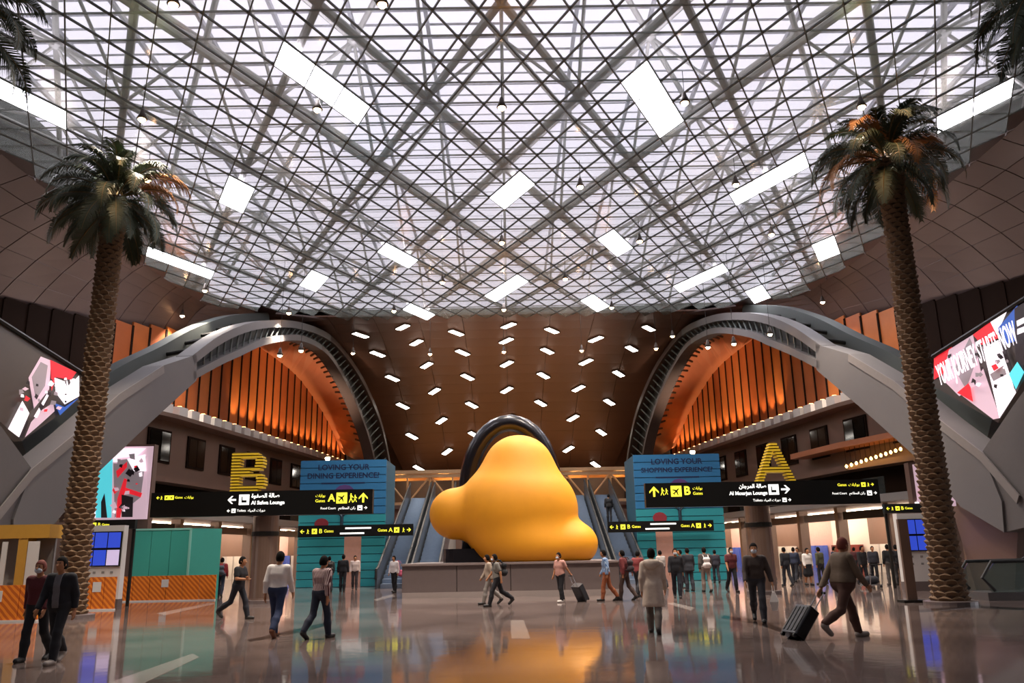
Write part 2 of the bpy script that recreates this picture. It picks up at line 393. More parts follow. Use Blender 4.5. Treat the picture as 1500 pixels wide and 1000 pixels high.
for px, py, n, k in LP:
    P = atz(px, py, ZS); d = DIRS[1 - k]; cells = []
    for q in range(n):
        c = cell_of(P[0] + d[0] * (q - (n - 1) / 2), P[1] + d[1] * (q - (n - 1) / 2))
        if c not in open_cells and inside(*cen(*c)): open_cells.add(c); cells.append(c)
    for c in cells:
        x, y = cen(*c)
        me = DIA.copy() if 'M_open' not in bar.c else bar.c['M_open']
        if 'M_open' not in bar.c: me.materials.append(M_open); bar.c['M_open'] = me
        place(me, 'glow_pane', None, sky, Matrix.Translation((x, y, ZS - 0.02)))
ring = []; panes = []
for j in range(-18, 44):
    for i in range(-18, 19):
        x, y = cen(i, j)
        if inside(x, y):
            if (i, j) not in open_cells: panes.append((x, y))
        elif inside(x, y, 2.2) and 20 < y < 57.0: ring.append((x, y))
panes.sort(key=lambda p: (0 if p[1] > 21 and abs(p[0]) < (p[1] + 2) * 0.6 else 1, p[1]))
for x, y in panes[:300]: place(DIA_P, 'pane', None, sky, Matrix.Translation((x, y, ZS)))
mb = MB()
for x, y in panes[300:]:
    mb.prism([(x - CW / 2 + 0.03, y, ZS), (x, y - CL + 0.06, ZS), (x + CW / 2 - 0.03, y, ZS), (x, y + CL - 0.06, ZS)], (0, 0, 0.03))
o = obj('far_panes', mb, M_pane, sky); o['kind'] = 'stuff'
# trusses: bottom lattice, top lattice, braces
TX, TY = CW * 4, CL * 4; ZB, ZT = ZS + 0.32, ZS + 2.9
for lev, z, r in ((0, ZB, 0.15), (1, ZT, 0.12)):
    for d in DIRS:
        for i in range(-12, 13):
            p = (TX * (i + 0.5 * lev), 0.0); q = clip_line(p, d, 1.2)
            if q:
                seg('bottom_chord' if lev == 0 else 'top_chord', (p[0] + d[0] * q[0], p[1] + d[1] * q[0], z), (p[0] + d[0] * q[1], p[1] + d[1] * q[1], z), r, M_steel, sky)
nb = 0; mb = MB(); HUB = MB().lathe([(0.05, -0.22), (0.26, -0.12), (0.26, 0.12), (0.05, 0.22)], 10).mesh('hub'); HUB.materials.append(M_steel)
for j in range(9, -5, -1):
    for i in range(-5, 6):
        x, y = TX * (i + ((j + 1) % 2) / 2), TY * j
        if not inside(x, y, 1.0): continue
        place(HUB, 'truss_hub', None, sky, Matrix.Translation((x, y, ZT)))
        for dx, dy in ((TX / 2, 0), (-TX / 2, 0), (0, TY), (0, -TY)):
            a, b = (x, y, ZT), (x + dx, y + dy, ZB)
            if not inside(b[0], b[1], 1.5): continue
            if y > 15 and nb < 280: seg('brace', a, b, 0.07, M_steel, sky); nb += 1
            else: mb.tube([a, b], 0.07, 6)
if mb.v: o = obj('rear_braces', mb, M_steel, sky); o['kind'] = 'stuff'
LV = MB().hexa([(-22.5, -0.17, -0.06), (22.5, -0.17, -0.06), (22.5, -0.15, -0.03), (-22.5, -0.15, -0.03)], [(-22.5, 0.15, 0.06), (22.5, 0.15, 0.06), (22.5, 0.17, 0.09), (-22.5, 0.17, 0.09)]).mesh('louver')
LV.materials.append(M_louver)
for k in range(96):
    place(LV, 'louver', None, sky, Matrix.Translation((0, -24 + 0.88 * k, ZS + 3.7)))
PU = MB().box(-0.07, 0.07, -24, 60, -0.1, 0.1).mesh('purlin'); PU.materials.append(M_louver)
for k in range(-7, 8): place(PU, 'purlin', None, sky, Matrix.Translation((k * TX / 2, 0, ZS + 3.5)))

# ================================================================ SIDE WALLS + CEILING
WL = np.array([(-29.5, 18), (-28.5, 28), (-26.8, 36), (-24.4, 44), (-22.1, 52), (-20.5, 63), (-18.9, 75), (-17.2, 90)], float)
WS = np.concatenate([[0], np.cumsum(np.hypot(*np.diff(WL, axis=0).T))])
def wpt(s, off=0.0, side=-1):
    x = np.interp(s, WS, WL[:, 0]); y = np.interp(s, WS, WL[:, 1])
    i = min(max(np.searchsorted(WS, s) - 1, 0), len(WL) - 2); t = WL[i + 1] - WL[i]; t = t / np.hypot(*t)
    nx, ny = t[1], -t[0]                    # inward (+x) for the left wall
    return (-side * (x + nx * off), y + ny * off)
def s_of_y(y): return float(np.interp(y, WL[:, 1], WS))
WMAX = WS[-1]
def on_wall(px, py):       # pixel onto the slat wall
    v = ray(px, py); best = None
    for i in range(len(WL) - 1):
        a, b = WL[i], WL[i + 1]; e = b - a; n2 = np.array([-e[1], e[0]]); t = ((a - EYE[:2]) @ n2) / (v[:2] @ n2); q = EYE + v * t
        u = ((q[:2] - a) @ e) / (e @ e)
        if -0.01 <= u <= 1.01 and t > 0: best = q
    return best if best is not None else EYE + v * (82 / v[1])
INN = [(381, 509), (428, 544), (454, 575), (480, 617), (499, 662)]
INW = np.array([on_wall(*p) for p in INN])
def slat_top(y): return max(zedge(y) + 0.25, float(np.interp(y, INW[:, 1], INW[:, 2])) + 0.3 if y > 58 else 0)
ZE = ([18, 28, 36, 45, 52, 60, 70, 80, 90], [13.0, 13.4, 14.2, 15.0, 16.2, 16.9, 15.8, 13.0, 9.8])
def zedge(y): return float(np.interp(y, *ZE))
def zc(y): return ZS if y < 58.2 else ZS - 8.6 * ((y - 58.2) / 32.5) ** 1.8
def wbox(mb, s0, s1, z0, z1, d0, d1, side, z1b=None):
    z1b = z1 if z1b is None else z1b
    a, b, c, d = wpt(s0, d0, side), wpt(s1, d0, side), wpt(s1, d1, side), wpt(s0, d1, side)
    return mb.hexa([(*a, z0), (*b, z0), (*c, z0), (*d, z0)], [(*a, z1), (*b, z1b), (*c, z1b), (*d, z1)])
ceil = obj('ceiling', MB().box(-34, 34, 88, 100, 22.6, 22.9), M_taupe); ceil['kind'] = 'structure'
for x, y in ring: place(DIA_B, 'ceiling_panel', None, ceil, Matrix.Translation((x, y, ZS)))
def panel(P, mt, name='ceiling_panel', th=0.12, parent=ceil, gap=0.97):
    P = [np.array(p) for p in P]; c = sum(P) / 4; Q = [c + (p - c) * gap for p in P]
    return obj(name, MB().prism([tuple(q) for q in Q], (0, 0, th)), mt, parent)
# side loft
mbk = MB()
def loft(y, t, side):
    xi = 21.3 if y < 46 else float(np.interp(y, [46, 54.5, 58.2], [21.3, 20.4, 12.5])) if y < 58.2 else 12.5
    xi = min(xi, 21.3); sx, sy = wpt(s_of_y(max(y, 18.01)), -0.3, -1); xo = -sx
    x = xi + (xo - xi) * t; ze = zedge(max(y, 18)); zi = zc(y) if y >= 58.2 else ZS
    z = zi + (ze - zi) * (0.45 * t + 0.55 * t * t)
    return (side * x, y, z)
ys = [20 + 2.0 * k for k in range(20)]; NT = 5
for side in (-1, 1):
    for k in range(len(ys) - 1):
        for t in range(NT):
            a, b = ys[k], ys[k + 1]; t0, t1 = t / NT, (t + 1) / NT
            panel([loft(a, t0, side), loft(b, t0, side), loft(b, t1, side), loft(a, t1, side)], M_taupe)
    mbk.box(*sorted((side * 22.6, side * 22.9)), -30, 60, ZS - 0.25, ZS + 4)
    for k in range(40):
        a, b = -30 + k * 2.4, -27.6 + k * 2.4
        if b < 58.2:
            for t in range(NT):
                P = [loft(a, t / NT, side), loft(b, t / NT, side), loft(b, (t + 1) / NT, side), loft(a, (t + 1) / NT, side)]
                mbk.prism([(p[0], p[1], p[2] + 0.22) for p in P], (0, 0, 0.1))
o = obj('ceiling_backing', mbk, M_void, ceil); o['kind'] = 'stuff'
# bronze vault beyond the skylight
xs = [-20, -16.5, -13, -9.75, -6.5, -3.25, 0, 3.25, 6.5, 9.75, 13, 16.5, 20]; yv = [57.6 + 1.9 * k for k in range(19)]
def vz(x, y): return zc(y) + 0.06 - 0.006 * max(0, min(abs(x), 11) - 6) ** 2 * min(1, max(0, (y - 59) / 4))
def vout(y): return 19.6 - (y - 28.8) * 0.1375          # just behind the arch plane
def clampx(x, y): return x if y < 61 else max(-vout(y), min(vout(y), x))
for a, b in zip(yv[:-1], yv[1:]):
    for c, d in zip(xs[:-1], xs[1:]):
        ca_, cb_, da_, db_ = clampx(c, a), clampx(c, b), clampx(d, a), clampx(d, b)
        if da_ - ca_ < 0.15 or db_ - cb_ < 0.05: continue
        panel([(ca_, a, vz(ca_, a)), (cb_, b, vz(cb_, b)), (db_, b, vz(db_, b)), (da_, a, vz(da_, a))], M_bronze, gap=0.99)
mb = MB()
for a, b in zip(yv[:-1], yv[1:]):
    ha, hb = (24, 24) if a < 61 else (vout(a), vout(b))
    mb.prism([(-ha, a, zc(a) + 0.45), (-hb, b, zc(b) + 0.45), (hb, b, zc(b) + 0.45), (ha, a, zc(a) + 0.45)], (0, 0, 0.1))
    if a > 61:
        for sx in (-1, 1): mb.prism([(sx * ha, a, zc(a) + 0.1), (sx * hb, b, zc(b) + 0.1), (sx * hb, b, 20.3), (sx * ha, a, 20.3)], (sx * 0.1, 0, 0))
for sx in (-1, 1):  # unseen lid, with the cheeks above, added to keep sky light out
    mb.box(*sorted((sx * 10.8, sx * 24)), 61.3, 91, 20.2, 20.3); mb.box(*sorted((sx * 14.9, sx * 24)), 61.3, 61.4, zc(61.4) + 0.4, 20.3)
o = obj('vault_backing_and_light_lid', mb, M_void, ceil); o['kind'] = 'stuff'

spots = []
for side in (-1, 1):
    nm = 'left' if side < 0 else 'right'
    W = obj('wall_' + nm, MB().box(*sorted((side * 29.5, side * 29.9)), -30, 18.2, 0, 23), M_conc2); W['kind'] = 'structure'
    mb = MB()       # backing shell behind the slats
    for s0, s1 in zip(WS[:-1], WS[1:]): wbox(mb, s0, s1, 4.3, 20.4, -0.6, -0.4, side)
    obj('wall_backing', mb, M_darkwood_shade, W)
    # slats
    s = s_of_y(30.0); n = 0
    while s < WMAX - 2.0:
        y = wpt(s)[1]; mm = M_wood if y > 46.5 else M_darkwood_shade  # near slats coloured dark to stand for the unlit stretch of wall
        mb = MB(); tw = 0.0
        a, b = wpt(s, 0.0, side), wpt(s + 1.38, tw, side); c, d = wpt(s + 1.38, tw - 0.12, side), wpt(s, -0.12, side)
        z1 = slat_top(y)
        mb.hexa([(*a, 10.9), (*b, 10.9), (*c, 10.9), (*d, 10.9)], [(*a, z1), (*b, z1), (*c, z1), (*d, z1)])
        obj('slat', mb, random.choice([M_wood, M_wood2, M_wood3]) if y > 46.5 else mm, W)
        mb = MB(); wbox(mb, s + 1.38, s + 1.52, 10.9, z1, -0.12, 0.07, side); obj('slat_gap_shade', mb, M_darkwood_shade, W)  # added dark strip in place of the shaded gap between slats
        if y > 44:
            mb = MB(); p = wpt(s + 0.7, 0.9, side)
            wbox(mb, s + 0.15, s + 1.15, 10.55, 11.15, 0.75, 1.25, side); cp = obj('cornice_box', mb, M_white, W)
            mb = MB(); mb.lathe([(0.10, 0.0), (0.14, 0.10)], 10, (p[0], p[1], 11.15)); obj('uplight', mb, mat('uplight_lens', 'ffd9a8', 0.4, em=6, emcol='ffc07a', var=0), cp)
            if y > 60: spots.append((p, side))
        s += 1.52; n += 1
    # cornice ledge, mezzanine, gallery, fascia
    s0 = s_of_y(30.0)
    for nmp, z0, z1, d0, d1, mm in (('cornice_ledge', 10.3, 10.55, -0.4, 1.4, M_brown), ('upper_wall', 6.6, 10.3, -0.4, 0.2, M_brown), ('gallery_slab', 4.25, 4.7, -3.0, 1.3, M_grey),
                                    ('gallery_back', 4.7, 6.6, -3.0, -2.7, mat('orange_gallery_wall', 'c4703c', 0.6, var=0.1)), ('gallery_beam', 6.4, 6.75, -3.0, 0.8, M_brown)):
        mb = MB(); st = [s0] + [q for q in WS if q > s0 + 0.1]
        for a, b in zip(st[:-1], st[1:]): wbox(mb, a, b, z0, z1, d0, d1, side)
        obj(nmp, mb, mm, W)
    s = s0 + 4
    while s < WMAX - 3:
        mb = MB(); wbox(mb, s, s + 2.3, 7.6, 9.7, 0.15, 0.3, side); fr = obj('window', mb, M_darkwood_shade, W)
        mb = MB(); wbox(mb, s + 0.15, s + 1.1, 7.75, 9.55, 0.28, 0.33, side); obj('pane', mb, M_glassdark, fr)
        mb = MB(); wbox(mb, s + 1.2, s + 2.15, 7.75, 9.55, 0.28, 0.33, side); obj('pane', mb, M_glassdark, fr)
        mb = MB(); wbox(mb, s + 2.35, s + 4.2, 4.7, 5.7, 1.2, 1.25, side); obj('balustrade_glass', mb, M_clear, W)
        mb = MB(); p = wpt(s + 3.2, -1.0, side); mb.box(p[0] - 0.5, p[0] + 0.5, p[1] - 0.15, p[1] + 0.15, 6.3, 6.4); obj('gallery_light', mb, mat('gallery_lamp', 'ffc890', 0.5, em=30, emcol='ff9d55', var=0), W)
        s += 4.4
    # shop zone below the gallery
    s = s0; k = 0
    while s < WMAX - 2:
        mb = MB(); wbox(mb, s, s + 5.2, 0, 4.25, -5.2, -5.0, side); obj('shop_back', mb, [M_white, mat('pink_shop_wall', 'c9a7a0', 0.5, var=0.1), M_brown][k % 3], W)
        mb = MB(); wbox(mb, s - 0.2, s + 0.2, 0, 4.25, -0.35, 0.3, side); obj('pier', mb, M_col, W)
        mb = MB(); wbox(mb, s + 0.6, s + 4.6, 4.05, 4.2, -3.4, -2.9, side); obj('shop_light', mb, mat('shop_lamp', 'fff0e0', 0.5, em=26, emcol='ffe2c4', var=0), W)
        mb = MB(); wbox(mb, s + 0.5, s + 4.7, 3.45, 3.95, -0.2, 0.1, side); obj('shop_fascia', mb, [M_brown, M_void, M_grey][k % 3], W)
        mb = MB()
        for q in range(3): wbox(mb, s + 0.7 + q * 1.4, s + 1.8 + q * 1.4, 0, 1.9, -4.9, -4.5, side)
        obj('display_shelf', mb, [mat('shop_goods_red', '7a2b22', 0.6), mat('shop_goods_blue', '4257a8', 0.6, em=0.2), M_white][k % 3], W)
        s += 5.2; k += 1
    # spot uplights washing the slats
for (p, side) in spots[::1]:
    L = bpy.data.lights.new('slat_uplight', 'SPOT'); L.energy = 420; L.color = (1.0, 0.66, 0.36); L.spot_size = math.radians(58); L.spot_blend = 0.7; L.shadow_soft_size = 0.1
    o = bpy.data.objects.new('slat_uplight', L); C.objects.link(o); o.location = (p[0], p[1], 11.35)
    tgt = Vector((p[0] + side * 1.6, p[1], 16.0)); o.rotation_euler = (tgt - o.location).to_track_quat('-Z', 'Y').to_euler()
struct('wall_back', MB().box(-34, 34, -30.3, -30, 0, 23), M_conc2)
struct('wall_far', MB().box(-24, 24, 90.2, 90.6, 0, 23), mat('warm_stone_wall', '8a6c52', 0.6, var=0.12, scale=0.8))

# ================================================================ ARCHES
SCL = 0.9
AP = np.array([-20., 32, 0]) * SCL; AD = np.array([7.7, 56, 0]); AD /= np.linalg.norm(AD); AN = np.array([-AD[1], AD[0], 0])
def apl(px, py, off=0.0):
    p = AP + AN * off; v = ray(px, py); return EYE + v * (((p - EYE) @ AN) / (v @ AN))
def mir(P, side): return [(-side * p[0], p[1], p[2]) for p in P]
def resample(P, n):
    P = np.array(P); L = np.concatenate([[0], np.cumsum(np.linalg.norm(np.diff(P, axis=0), axis=1))])
    # smooth Catmull-Rom then uniform
    Q = []
    for i in range(len(P) - 1):
        p0, p1, p2, p3 = P[max(i - 1, 0)], P[i], P[i + 1], P[min(i + 2, len(P) - 1)]
        for t in np.linspace(0, 1, 12, endpoint=False):
            Q.append(0.5 * (2 * p1 + (p2 - p0) * t + (2 * p0 - 5 * p1 + 4 * p2 - p3) * t * t + (3 * p1 - p0 - 3 * p2 + p3) * t ** 3))
    Q.append(P[-1]); Q = np.array(Q); L = np.concatenate([[0], np.cumsum(np.linalg.norm(np.diff(Q, axis=0), axis=1))])
    u = np.linspace(0, L[-1], n); return np.stack([np.interp(u, L, Q[:, k]) for k in range(3)], 1)
UP = [(283, 527), (324, 497), (363, 480), (402, 474), (441, 477), (480, 492), (506, 518), (532, 557), (555, 609), (567, 655), (577, 720), (582, 800)]
LO = [(283, 551), (324, 529), (355, 515), (386, 501), (428, 494), (454, 499), (480, 516), (502, 548), (522, 588), (541, 640), (552, 690), (560, 750), (564, 810)]
BK = [(35, 655), (70, 630), (108, 600), (147, 575), (189, 549), (240, 523), (285, 497), (324, 481), (352, 474), (395, 470)]
def ribbon(P, h, d, off=AN):       # rect-section band along P: in-plane half-height h, depth d along normal
    mb = MB(); n = len(P); vs = []
    for i in range(n):
        t = P[min(i + 1, n - 1)] - P[max(i - 1, 0)]; t /= np.linalg.norm(t); u = np.cross(t, off); u /= np.linalg.norm(u)
        if u[2] < 0 and abs(u[2]) > 0.3: u = -u
        vs += [P[i] - u * h, P[i] + u * h, P[i] + u * h + off * d, P[i] - u * h + off * d]
    return vs, [(i * 4 + j, i * 4 + (j + 1) % 4, i * 4 + 4 + (j + 1) % 4, i * 4 + 4 + j) for i in range(n - 1) for j in range(4)] + [(0, 1, 2, 3), (n * 4 - 4, n * 4 - 3, n * 4 - 2, n * 4 - 1)]
up = resample([apl(*p) for p in UP], 56); lo = resample([apl(*p) for p in LO], 56); bk = resample([apl(*p, 2.6) for p in BK], 40)
for side in (-1, 1):
    anchor = 'letter B' if side < 0 else 'letter A'
    base = (side * 17.2, 35.0, 0)
    A = thing('arch', 'giant grey arch with ladder truss rims, spanning the hall beside the yellow ' + anchor, 'arch', base)
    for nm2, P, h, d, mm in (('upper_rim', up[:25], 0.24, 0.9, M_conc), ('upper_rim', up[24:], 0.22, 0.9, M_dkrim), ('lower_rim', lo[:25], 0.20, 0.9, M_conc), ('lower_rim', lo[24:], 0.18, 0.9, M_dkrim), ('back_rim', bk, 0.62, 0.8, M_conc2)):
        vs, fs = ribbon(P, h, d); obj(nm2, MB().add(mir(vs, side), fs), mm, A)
    # dark web between the rims, then struts
    mb = MB()
    for i in range(55):
        q = [up[i], up[i + 1], lo[i + 1], lo[i]]; mb.prism(mir([p + AN * 0.75 for p in q], side), (-side * AN[0] * 0.1, AN[1] * 0.1, 0))
    obj('web', mb, M_void, A)
    for i in range(1, 55, 1):
        a, b = up[i] + AN * 0.25, lo[i] + AN * 0.25
        seg('strut', mir([a], side)[0], mir([b], side)[0], 0.06, M_conc2, A)
    # cross ties from front rim to back rim on the near haunch
    for i in range(18, 40, 3):
        j = int(np.argmin(np.linalg.norm(up - bk[i], axis=1))); seg('tie', mir([bk[i] + AN * 0.4], side)[0], mir([up[j] + AN * 0.4], side)[0], 0.12, M_void, A)
    # copper soffit behind the arch
    inn = resample([on_wall(*p) for p in INN], 11); lo2 = resample([apl(*p, 0.9) for p in LO[3:-2]], 11)
    for i in range(10):
        q = mir([lo2[i], lo2[i + 1], inn[i + 1], inn[i]], side)
        obj('soffit_panel', MB().prism(q, (side * 0.1, 0.12, 0.08)), M_copper, A)
    for i in range(4, 26):
        t = i / 30; a = lo[16 + i]; e = inn[min(int(t * 10), 9)]; dv = (e - a); dv /= np.linalg.norm(dv)
        seg('soffit_slat', mir([a + AN * 0.8 - np.array([0, 0, 0.15])], side)[0], mir([a + AN * 0.8 + dv * 1.5 - np.array([0, 0, 0.15])], side)[0], 0.09, M_void, A)
    # solid concrete haunch and the opposite leg
    leg = [(288, 519), (240, 535), (175, 577), (108, 637), (47, 687), (20, 760), (18, 806), (81, 766), (131, 704), (220, 619), (288, 557)]
    obj('concrete_haunch', MB().prism(mir([apl(*p) for p in leg], side), tuple(np.array([-side * AN[0], AN[1], 0]) * 1.1)), M_conc, A)
    edge = [(240, 535), (175, 577), (108, 637), (47, 687), (-6, 752), (-2, 764), (50, 699), (111, 649), (177, 589), (241, 546)]
    obj('pale_edge', MB().prism(mir([apl(*p, -0.05) for p in edge], side), tuple(np.array([-side * AN[0], AN[1], 0]) * 0.06)), M_conc3, A)
    leg2 = [(47, 687), (0, 622), (-80, 520), (-190, 420), (-330, 500), (-160, 680), (-60, 790), (18, 806), (20, 760)]
    obj('opposite_leg', MB().prism(mir([apl(*p, 0.1) for p in leg2], side), tuple(np.array([-side * AN[0], AN[1], 0]) * 1.0)), mat('warm_grey_cladding', '5e5957', 0.7, var=0.06), A)
    foot = [(20, 760), (95, 765), (60, 905), (4, 905), (-6, 770)]
    fb = [apl(*p, 0.6) for p in foot]; fb[2][2] = 0; fb[3][2] = 0
    obj('foot', MB().prism(mir(fb, side), tuple(np.array([-side * AN[0], AN[1], 0]) * 1.6)), M_brown, A)

# ---- LED screens standing in the V of the arch legs
R_red = mat('screen_red', 'd0202c', 0.4, em=0.75, var=0); R_wht = mat('screen_white', 'f2e8ee', 0.4, em=0.85, var=0); R_pink = mat('screen_pale_pink', 'cfb0bd', 0.4, em=0.55, var=0)
R_dk = mat('screen_dark', '2c2126', 0.4, em=0.05, var=0); R_blue = mat('screen_blue', '2f57a8', 0.4, em=0.6, var=0); R_teal = mat('screen_teal', '52c6d2', 0.4, em=0.75, var=0)
R_grey = mat('screen_grey', '9a8d92', 0.4, em=0.3, var=0); R_face = mat('screen_face', '4f4640', 0.35, em=0.02, var=0.05)
def plane_screen(side, quad, shapes, label, off=1.2, words=()):
    ap = lambda px, py, o=off: (apl(px, py, o) if side < 0 else None)
    def A2(px, py, o):
        if side < 0: return apl(px, py, o)
        n = AN * np.array([-1, 1, 1]); p = (AP + AN * o) * np.array([-1, 1, 1]); v = ray(px, py); return EYE + v * (((p - EYE) @ n) / (v @ n))
    nrm = np.array([-side * AN[0], AN[1], 0]); Q = [A2(*p, off) for p in quad]
    base = np.array([np.mean([q[0] for q in Q]), np.mean([q[1] for q in Q]), min(q[2] for q in Q)])
    T = thing('led_screen', label, 'screen', tuple(base)); 
    obj('screen_panel', MB().prism([tuple(q) for q in Q], tuple(nrm * 0.35)), R_face, T)
    a, b = np.array(Q[0]), np.array(Q[1]); obj('top_frame', MB().tube([a - nrm * 0.05, b - nrm * 0.05], 0.09, 6), M_void, T)
    for k, (pts, mm) in enumerate(shapes): obj('picture_field', MB().prism([tuple(A2(*p, off - 0.03 - 0.012 * k)) for p in pts], tuple(nrm * 0.012)), mm, T)
    rs = random.Random(11 + side); QP = np.array(quad, float); cq = QP.mean(0) if side > 0 else np.array([72., 580.]); k0 = len(shapes)
    for k in range(26):
        c = cq + (np.array([rs.uniform(-52, 36), rs.uniform(-34, 34)]) if side > 0 else np.array([rs.uniform(-44, 34), rs.uniform(-26, 26)]))
        if side > 0 and not (c[1] < 566 + 0.56 * (c[0] - 1368) - 8 and c[1] > 522 - 0.63 * (c[0] - 1368) + 6): continue
        if side < 0 and not (c[1] > 470 + 0.63 * c[0] + 8 and c[1] < 668 - 0.72 * c[0] - 8): continue
        r0 = rs.uniform(2, 5.5); a0 = rs.uniform(0, 6.28); pts = [(c[0] + r0 * rs.uniform(.5, 1.2) * math.cos(a0 + q * 1.57), c[1] + r0 * rs.uniform(.5, 1.2) * math.sin(a0 + q * 1.57)) for q in range(4)]
        obj('picture_shard', MB().prism([tuple(A2(*p, off - 0.03 - 0.012 * (k0 + 1 + (k % 5)))) for p in pts], tuple(nrm * 0.01)), rs.choice([R_wht, R_grey, R_dk, R_pink, R_dk, R_red, R_grey]), T)
    for t, p0, p1, size in words:
        a, b = Vector(A2(*p0, off - 0.35)), Vector(A2(*p1, off - 0.35)); xd = (b - a).normalized(); zd = -Vector(nrm); 
        if side > 0: zd = -Vector(nrm)
        yd = zd.cross(xd); Rm = Matrix((xd, yd, zd)).transposed().to_4x4()
        me = text_mesh(t, 1.0, 0.01, 'LEFT', 0.01); ww = max(v.co.x for v in me.vertices); me.materials.clear(); me.materials.append(R_wht); s = (b - a).length / ww
        place(me, 'lettering', None, T, Matrix.Translation(a) @ Rm @ Matrix.Diagonal((s, size * 1.0, 1, 1)))
    return T
plane_screen(-1, [(-30, 452), (122, 548), (122, 582), (32, 646), (-30, 590)],
             [([(42, 553), (60, 522), (75, 528), (72, 570), (50, 598)], R_pink), ([(47, 552), (60, 530), (70, 535), (66, 565), (53, 585)], R_grey),
              ([(74, 527), (112, 545), (104, 556), (82, 552), (76, 572)], R_red), ([(80, 553), (104, 562), (116, 550), (116, 580), (95, 592), (82, 575)], R_wht),
              ([(12, 628), (33, 587), (43, 605), (28, 640)], R_wht), ([(37, 640), (46, 618), (62, 600), (78, 590), (80, 602), (58, 622)], R_pink), ([(80, 590), (95, 596), (116, 582), (88, 608)], R_blue),
              ([(30, 640), (40, 615), (42, 616), (34, 642)], R_dk), ([(50, 610), (70, 575), (72, 578), (54, 612)], R_wht)],
             'dark slanted video screen with red and white picture patches, beside the ochre kiosk', words=[('YOUR', (82, 574), (113, 562), 0.7)])
plane_screen(1, [(1368, 522), (1505, 436), (1505, 548), (1462, 619), (1368, 566)],
             [([(1368, 525), (1395, 505), (1385, 545), (1368, 556)], R_red), ([(1390, 512), (1425, 490), (1440, 560), (1405, 580), (1380, 555)], R_pink),
              ([(1398, 540), (1420, 495), (1432, 520), (1415, 570)], R_grey), ([(1425, 490), (1452, 470), (1462, 495), (1438, 505)], R_red), ([(1450, 470), (1475, 455), (1460, 490)], R_wht),
              ([(1462, 480), (1490, 447), (1486, 500), (1470, 505)], R_blue), ([(1410, 580), (1440, 540), (1465, 612), (1455, 614)], R_pink), ([(1440, 510), (1462, 498), (1488, 575), (1464, 612)], R_wht),
              ([(1450, 548), (1470, 535), (1474, 548), (1455, 558)], R_grey), ([(1462, 490), (1466, 488), (1490, 565), (1486, 570)], R_dk), ([(1486, 452), (1505, 440), (1505, 530), (1488, 545)], R_dk),
              ([(1489, 470), (1505, 462), (1505, 470), (1490, 478)], R_wht), ([(1490, 482), (1505, 476), (1505, 484), (1490, 490)], R_wht), ([(1478, 548), (1490, 530), (1500, 545), (1488, 570)], R_teal), ([(1402, 575), (1420, 560), (1425, 588)], R_red)],
             'bright slanted video screen reading YOUR JOURNEY STARTS NOW', words=[('YOUR JOURNEY STARTS NOW', (1374, 552), (1488, 487), 1.25)])

# ================================================================ CEILING LUMINAIRES
def ray_vault(px, py):
    v = ray(px, py)
    for y in np.arange(57.5, 90, 0.05):
        q = EYE + v * (y / v[1])
        if q[2] > vz(q[0], y) - 0.05: return q
    return EYE + v * (88 / v[1])
def vnorm_pitch(y): return math.atan2(zc(y + 0.2) - zc(y - 0.2), 0.4)
ZP = [((85, 470), 1), ((160, 553), 1), ((225, 660), 1), ((270, 782), 1), ((310, 915), 1), ((330, 503), 0), ((375, 603), 0), ((410, 717), 0), ((440, 847), 0), ((465, 983), 0),
      ((505, 460), 1), ((533, 547), 1), ((555, 655), 1), ((573, 778), 1), ((583, 908), 1), ((725, 495), 0), ((727, 597), 0), ((727, 712), 0), ((740, 835), 0),
      ((925, 450), 1), ((905, 540), 1), ((888, 648), 1), ((876, 770), 1), ((866, 903), 1), ((1118, 488), 0), ((1075, 588), 0), ((1042, 705), 0), ((1018, 835), 0), ((998, 972), 0),
      ((1350, 440), 1), ((1275, 530), 1), ((1218, 640), 1), ((1177, 765), 1), ((1142, 898), 1), ((270, 435), 0), ((735, 428), 0), ((340, 1056), 1), ((1116, 1040), 1)]
LB = MB().box(-0.22, 0.22, -0.66, 0.66, -0.10, -0.02).mesh('diffuser'); LB.materials.append(M_lamp)
LF = MB().box(-0.28, 0.28, -0.72, 0.72, -0.07, 0.06).mesh('frame'); LF.materials.append(M_lampbody)
for (zx, zy), k in ZP:
    q = ray_vault(500 + zx / 3, 333 + zy / 3)
    T = thing('ceiling_light', 'white rectangular light panel on the bronze vault', 'ceiling light', tuple(q), 0, 'light panels on the bronze vault')
    T.rotation_euler = (Matrix.Rotation(vnorm_pitch(q[1]), 3, 'X') @ Matrix.Rotation(math.radians(-38 if k else 38), 3, 'Z')).to_euler()
    link('frame', LF, None, T, world=False); link('diffuser', LB, None, T, world=False)
PL = []
PEND = [(735, 157), (850, 273), (1078, 270), (465, 160), (735, 355), (937, 353), (1130, 343), (648, 413), (828, 408), (738, 453), (577, 455), (896, 450), (1205, 442), (267, 462), (300, 425),
        (423, 458), (254, 6), (1003, 150), (1262, 156), (208, 174), (560, 6), (517, 517), (630, 518), (738, 515), (852, 513), (961, 510), (441, 513), (410, 520), (1128, 489), (1075, 503), (1037, 508), (985, 492)]
PB = MB().lathe([(0.03, 0.42), (0.07, 0.36), (0.10, 0.20), (0.19, 0.0), (0.15, -0.02)], 12).mesh('shade'); PB.materials.append(M_lampbody); PB.shade_smooth()
PG = MB().lathe([(0.13, 0.02), (0.13, -0.04), (0.07, -0.11), (0.01, -0.13)], 12).mesh('bulb'); PG.materials.append(M_bulb); PG.shade_smooth()
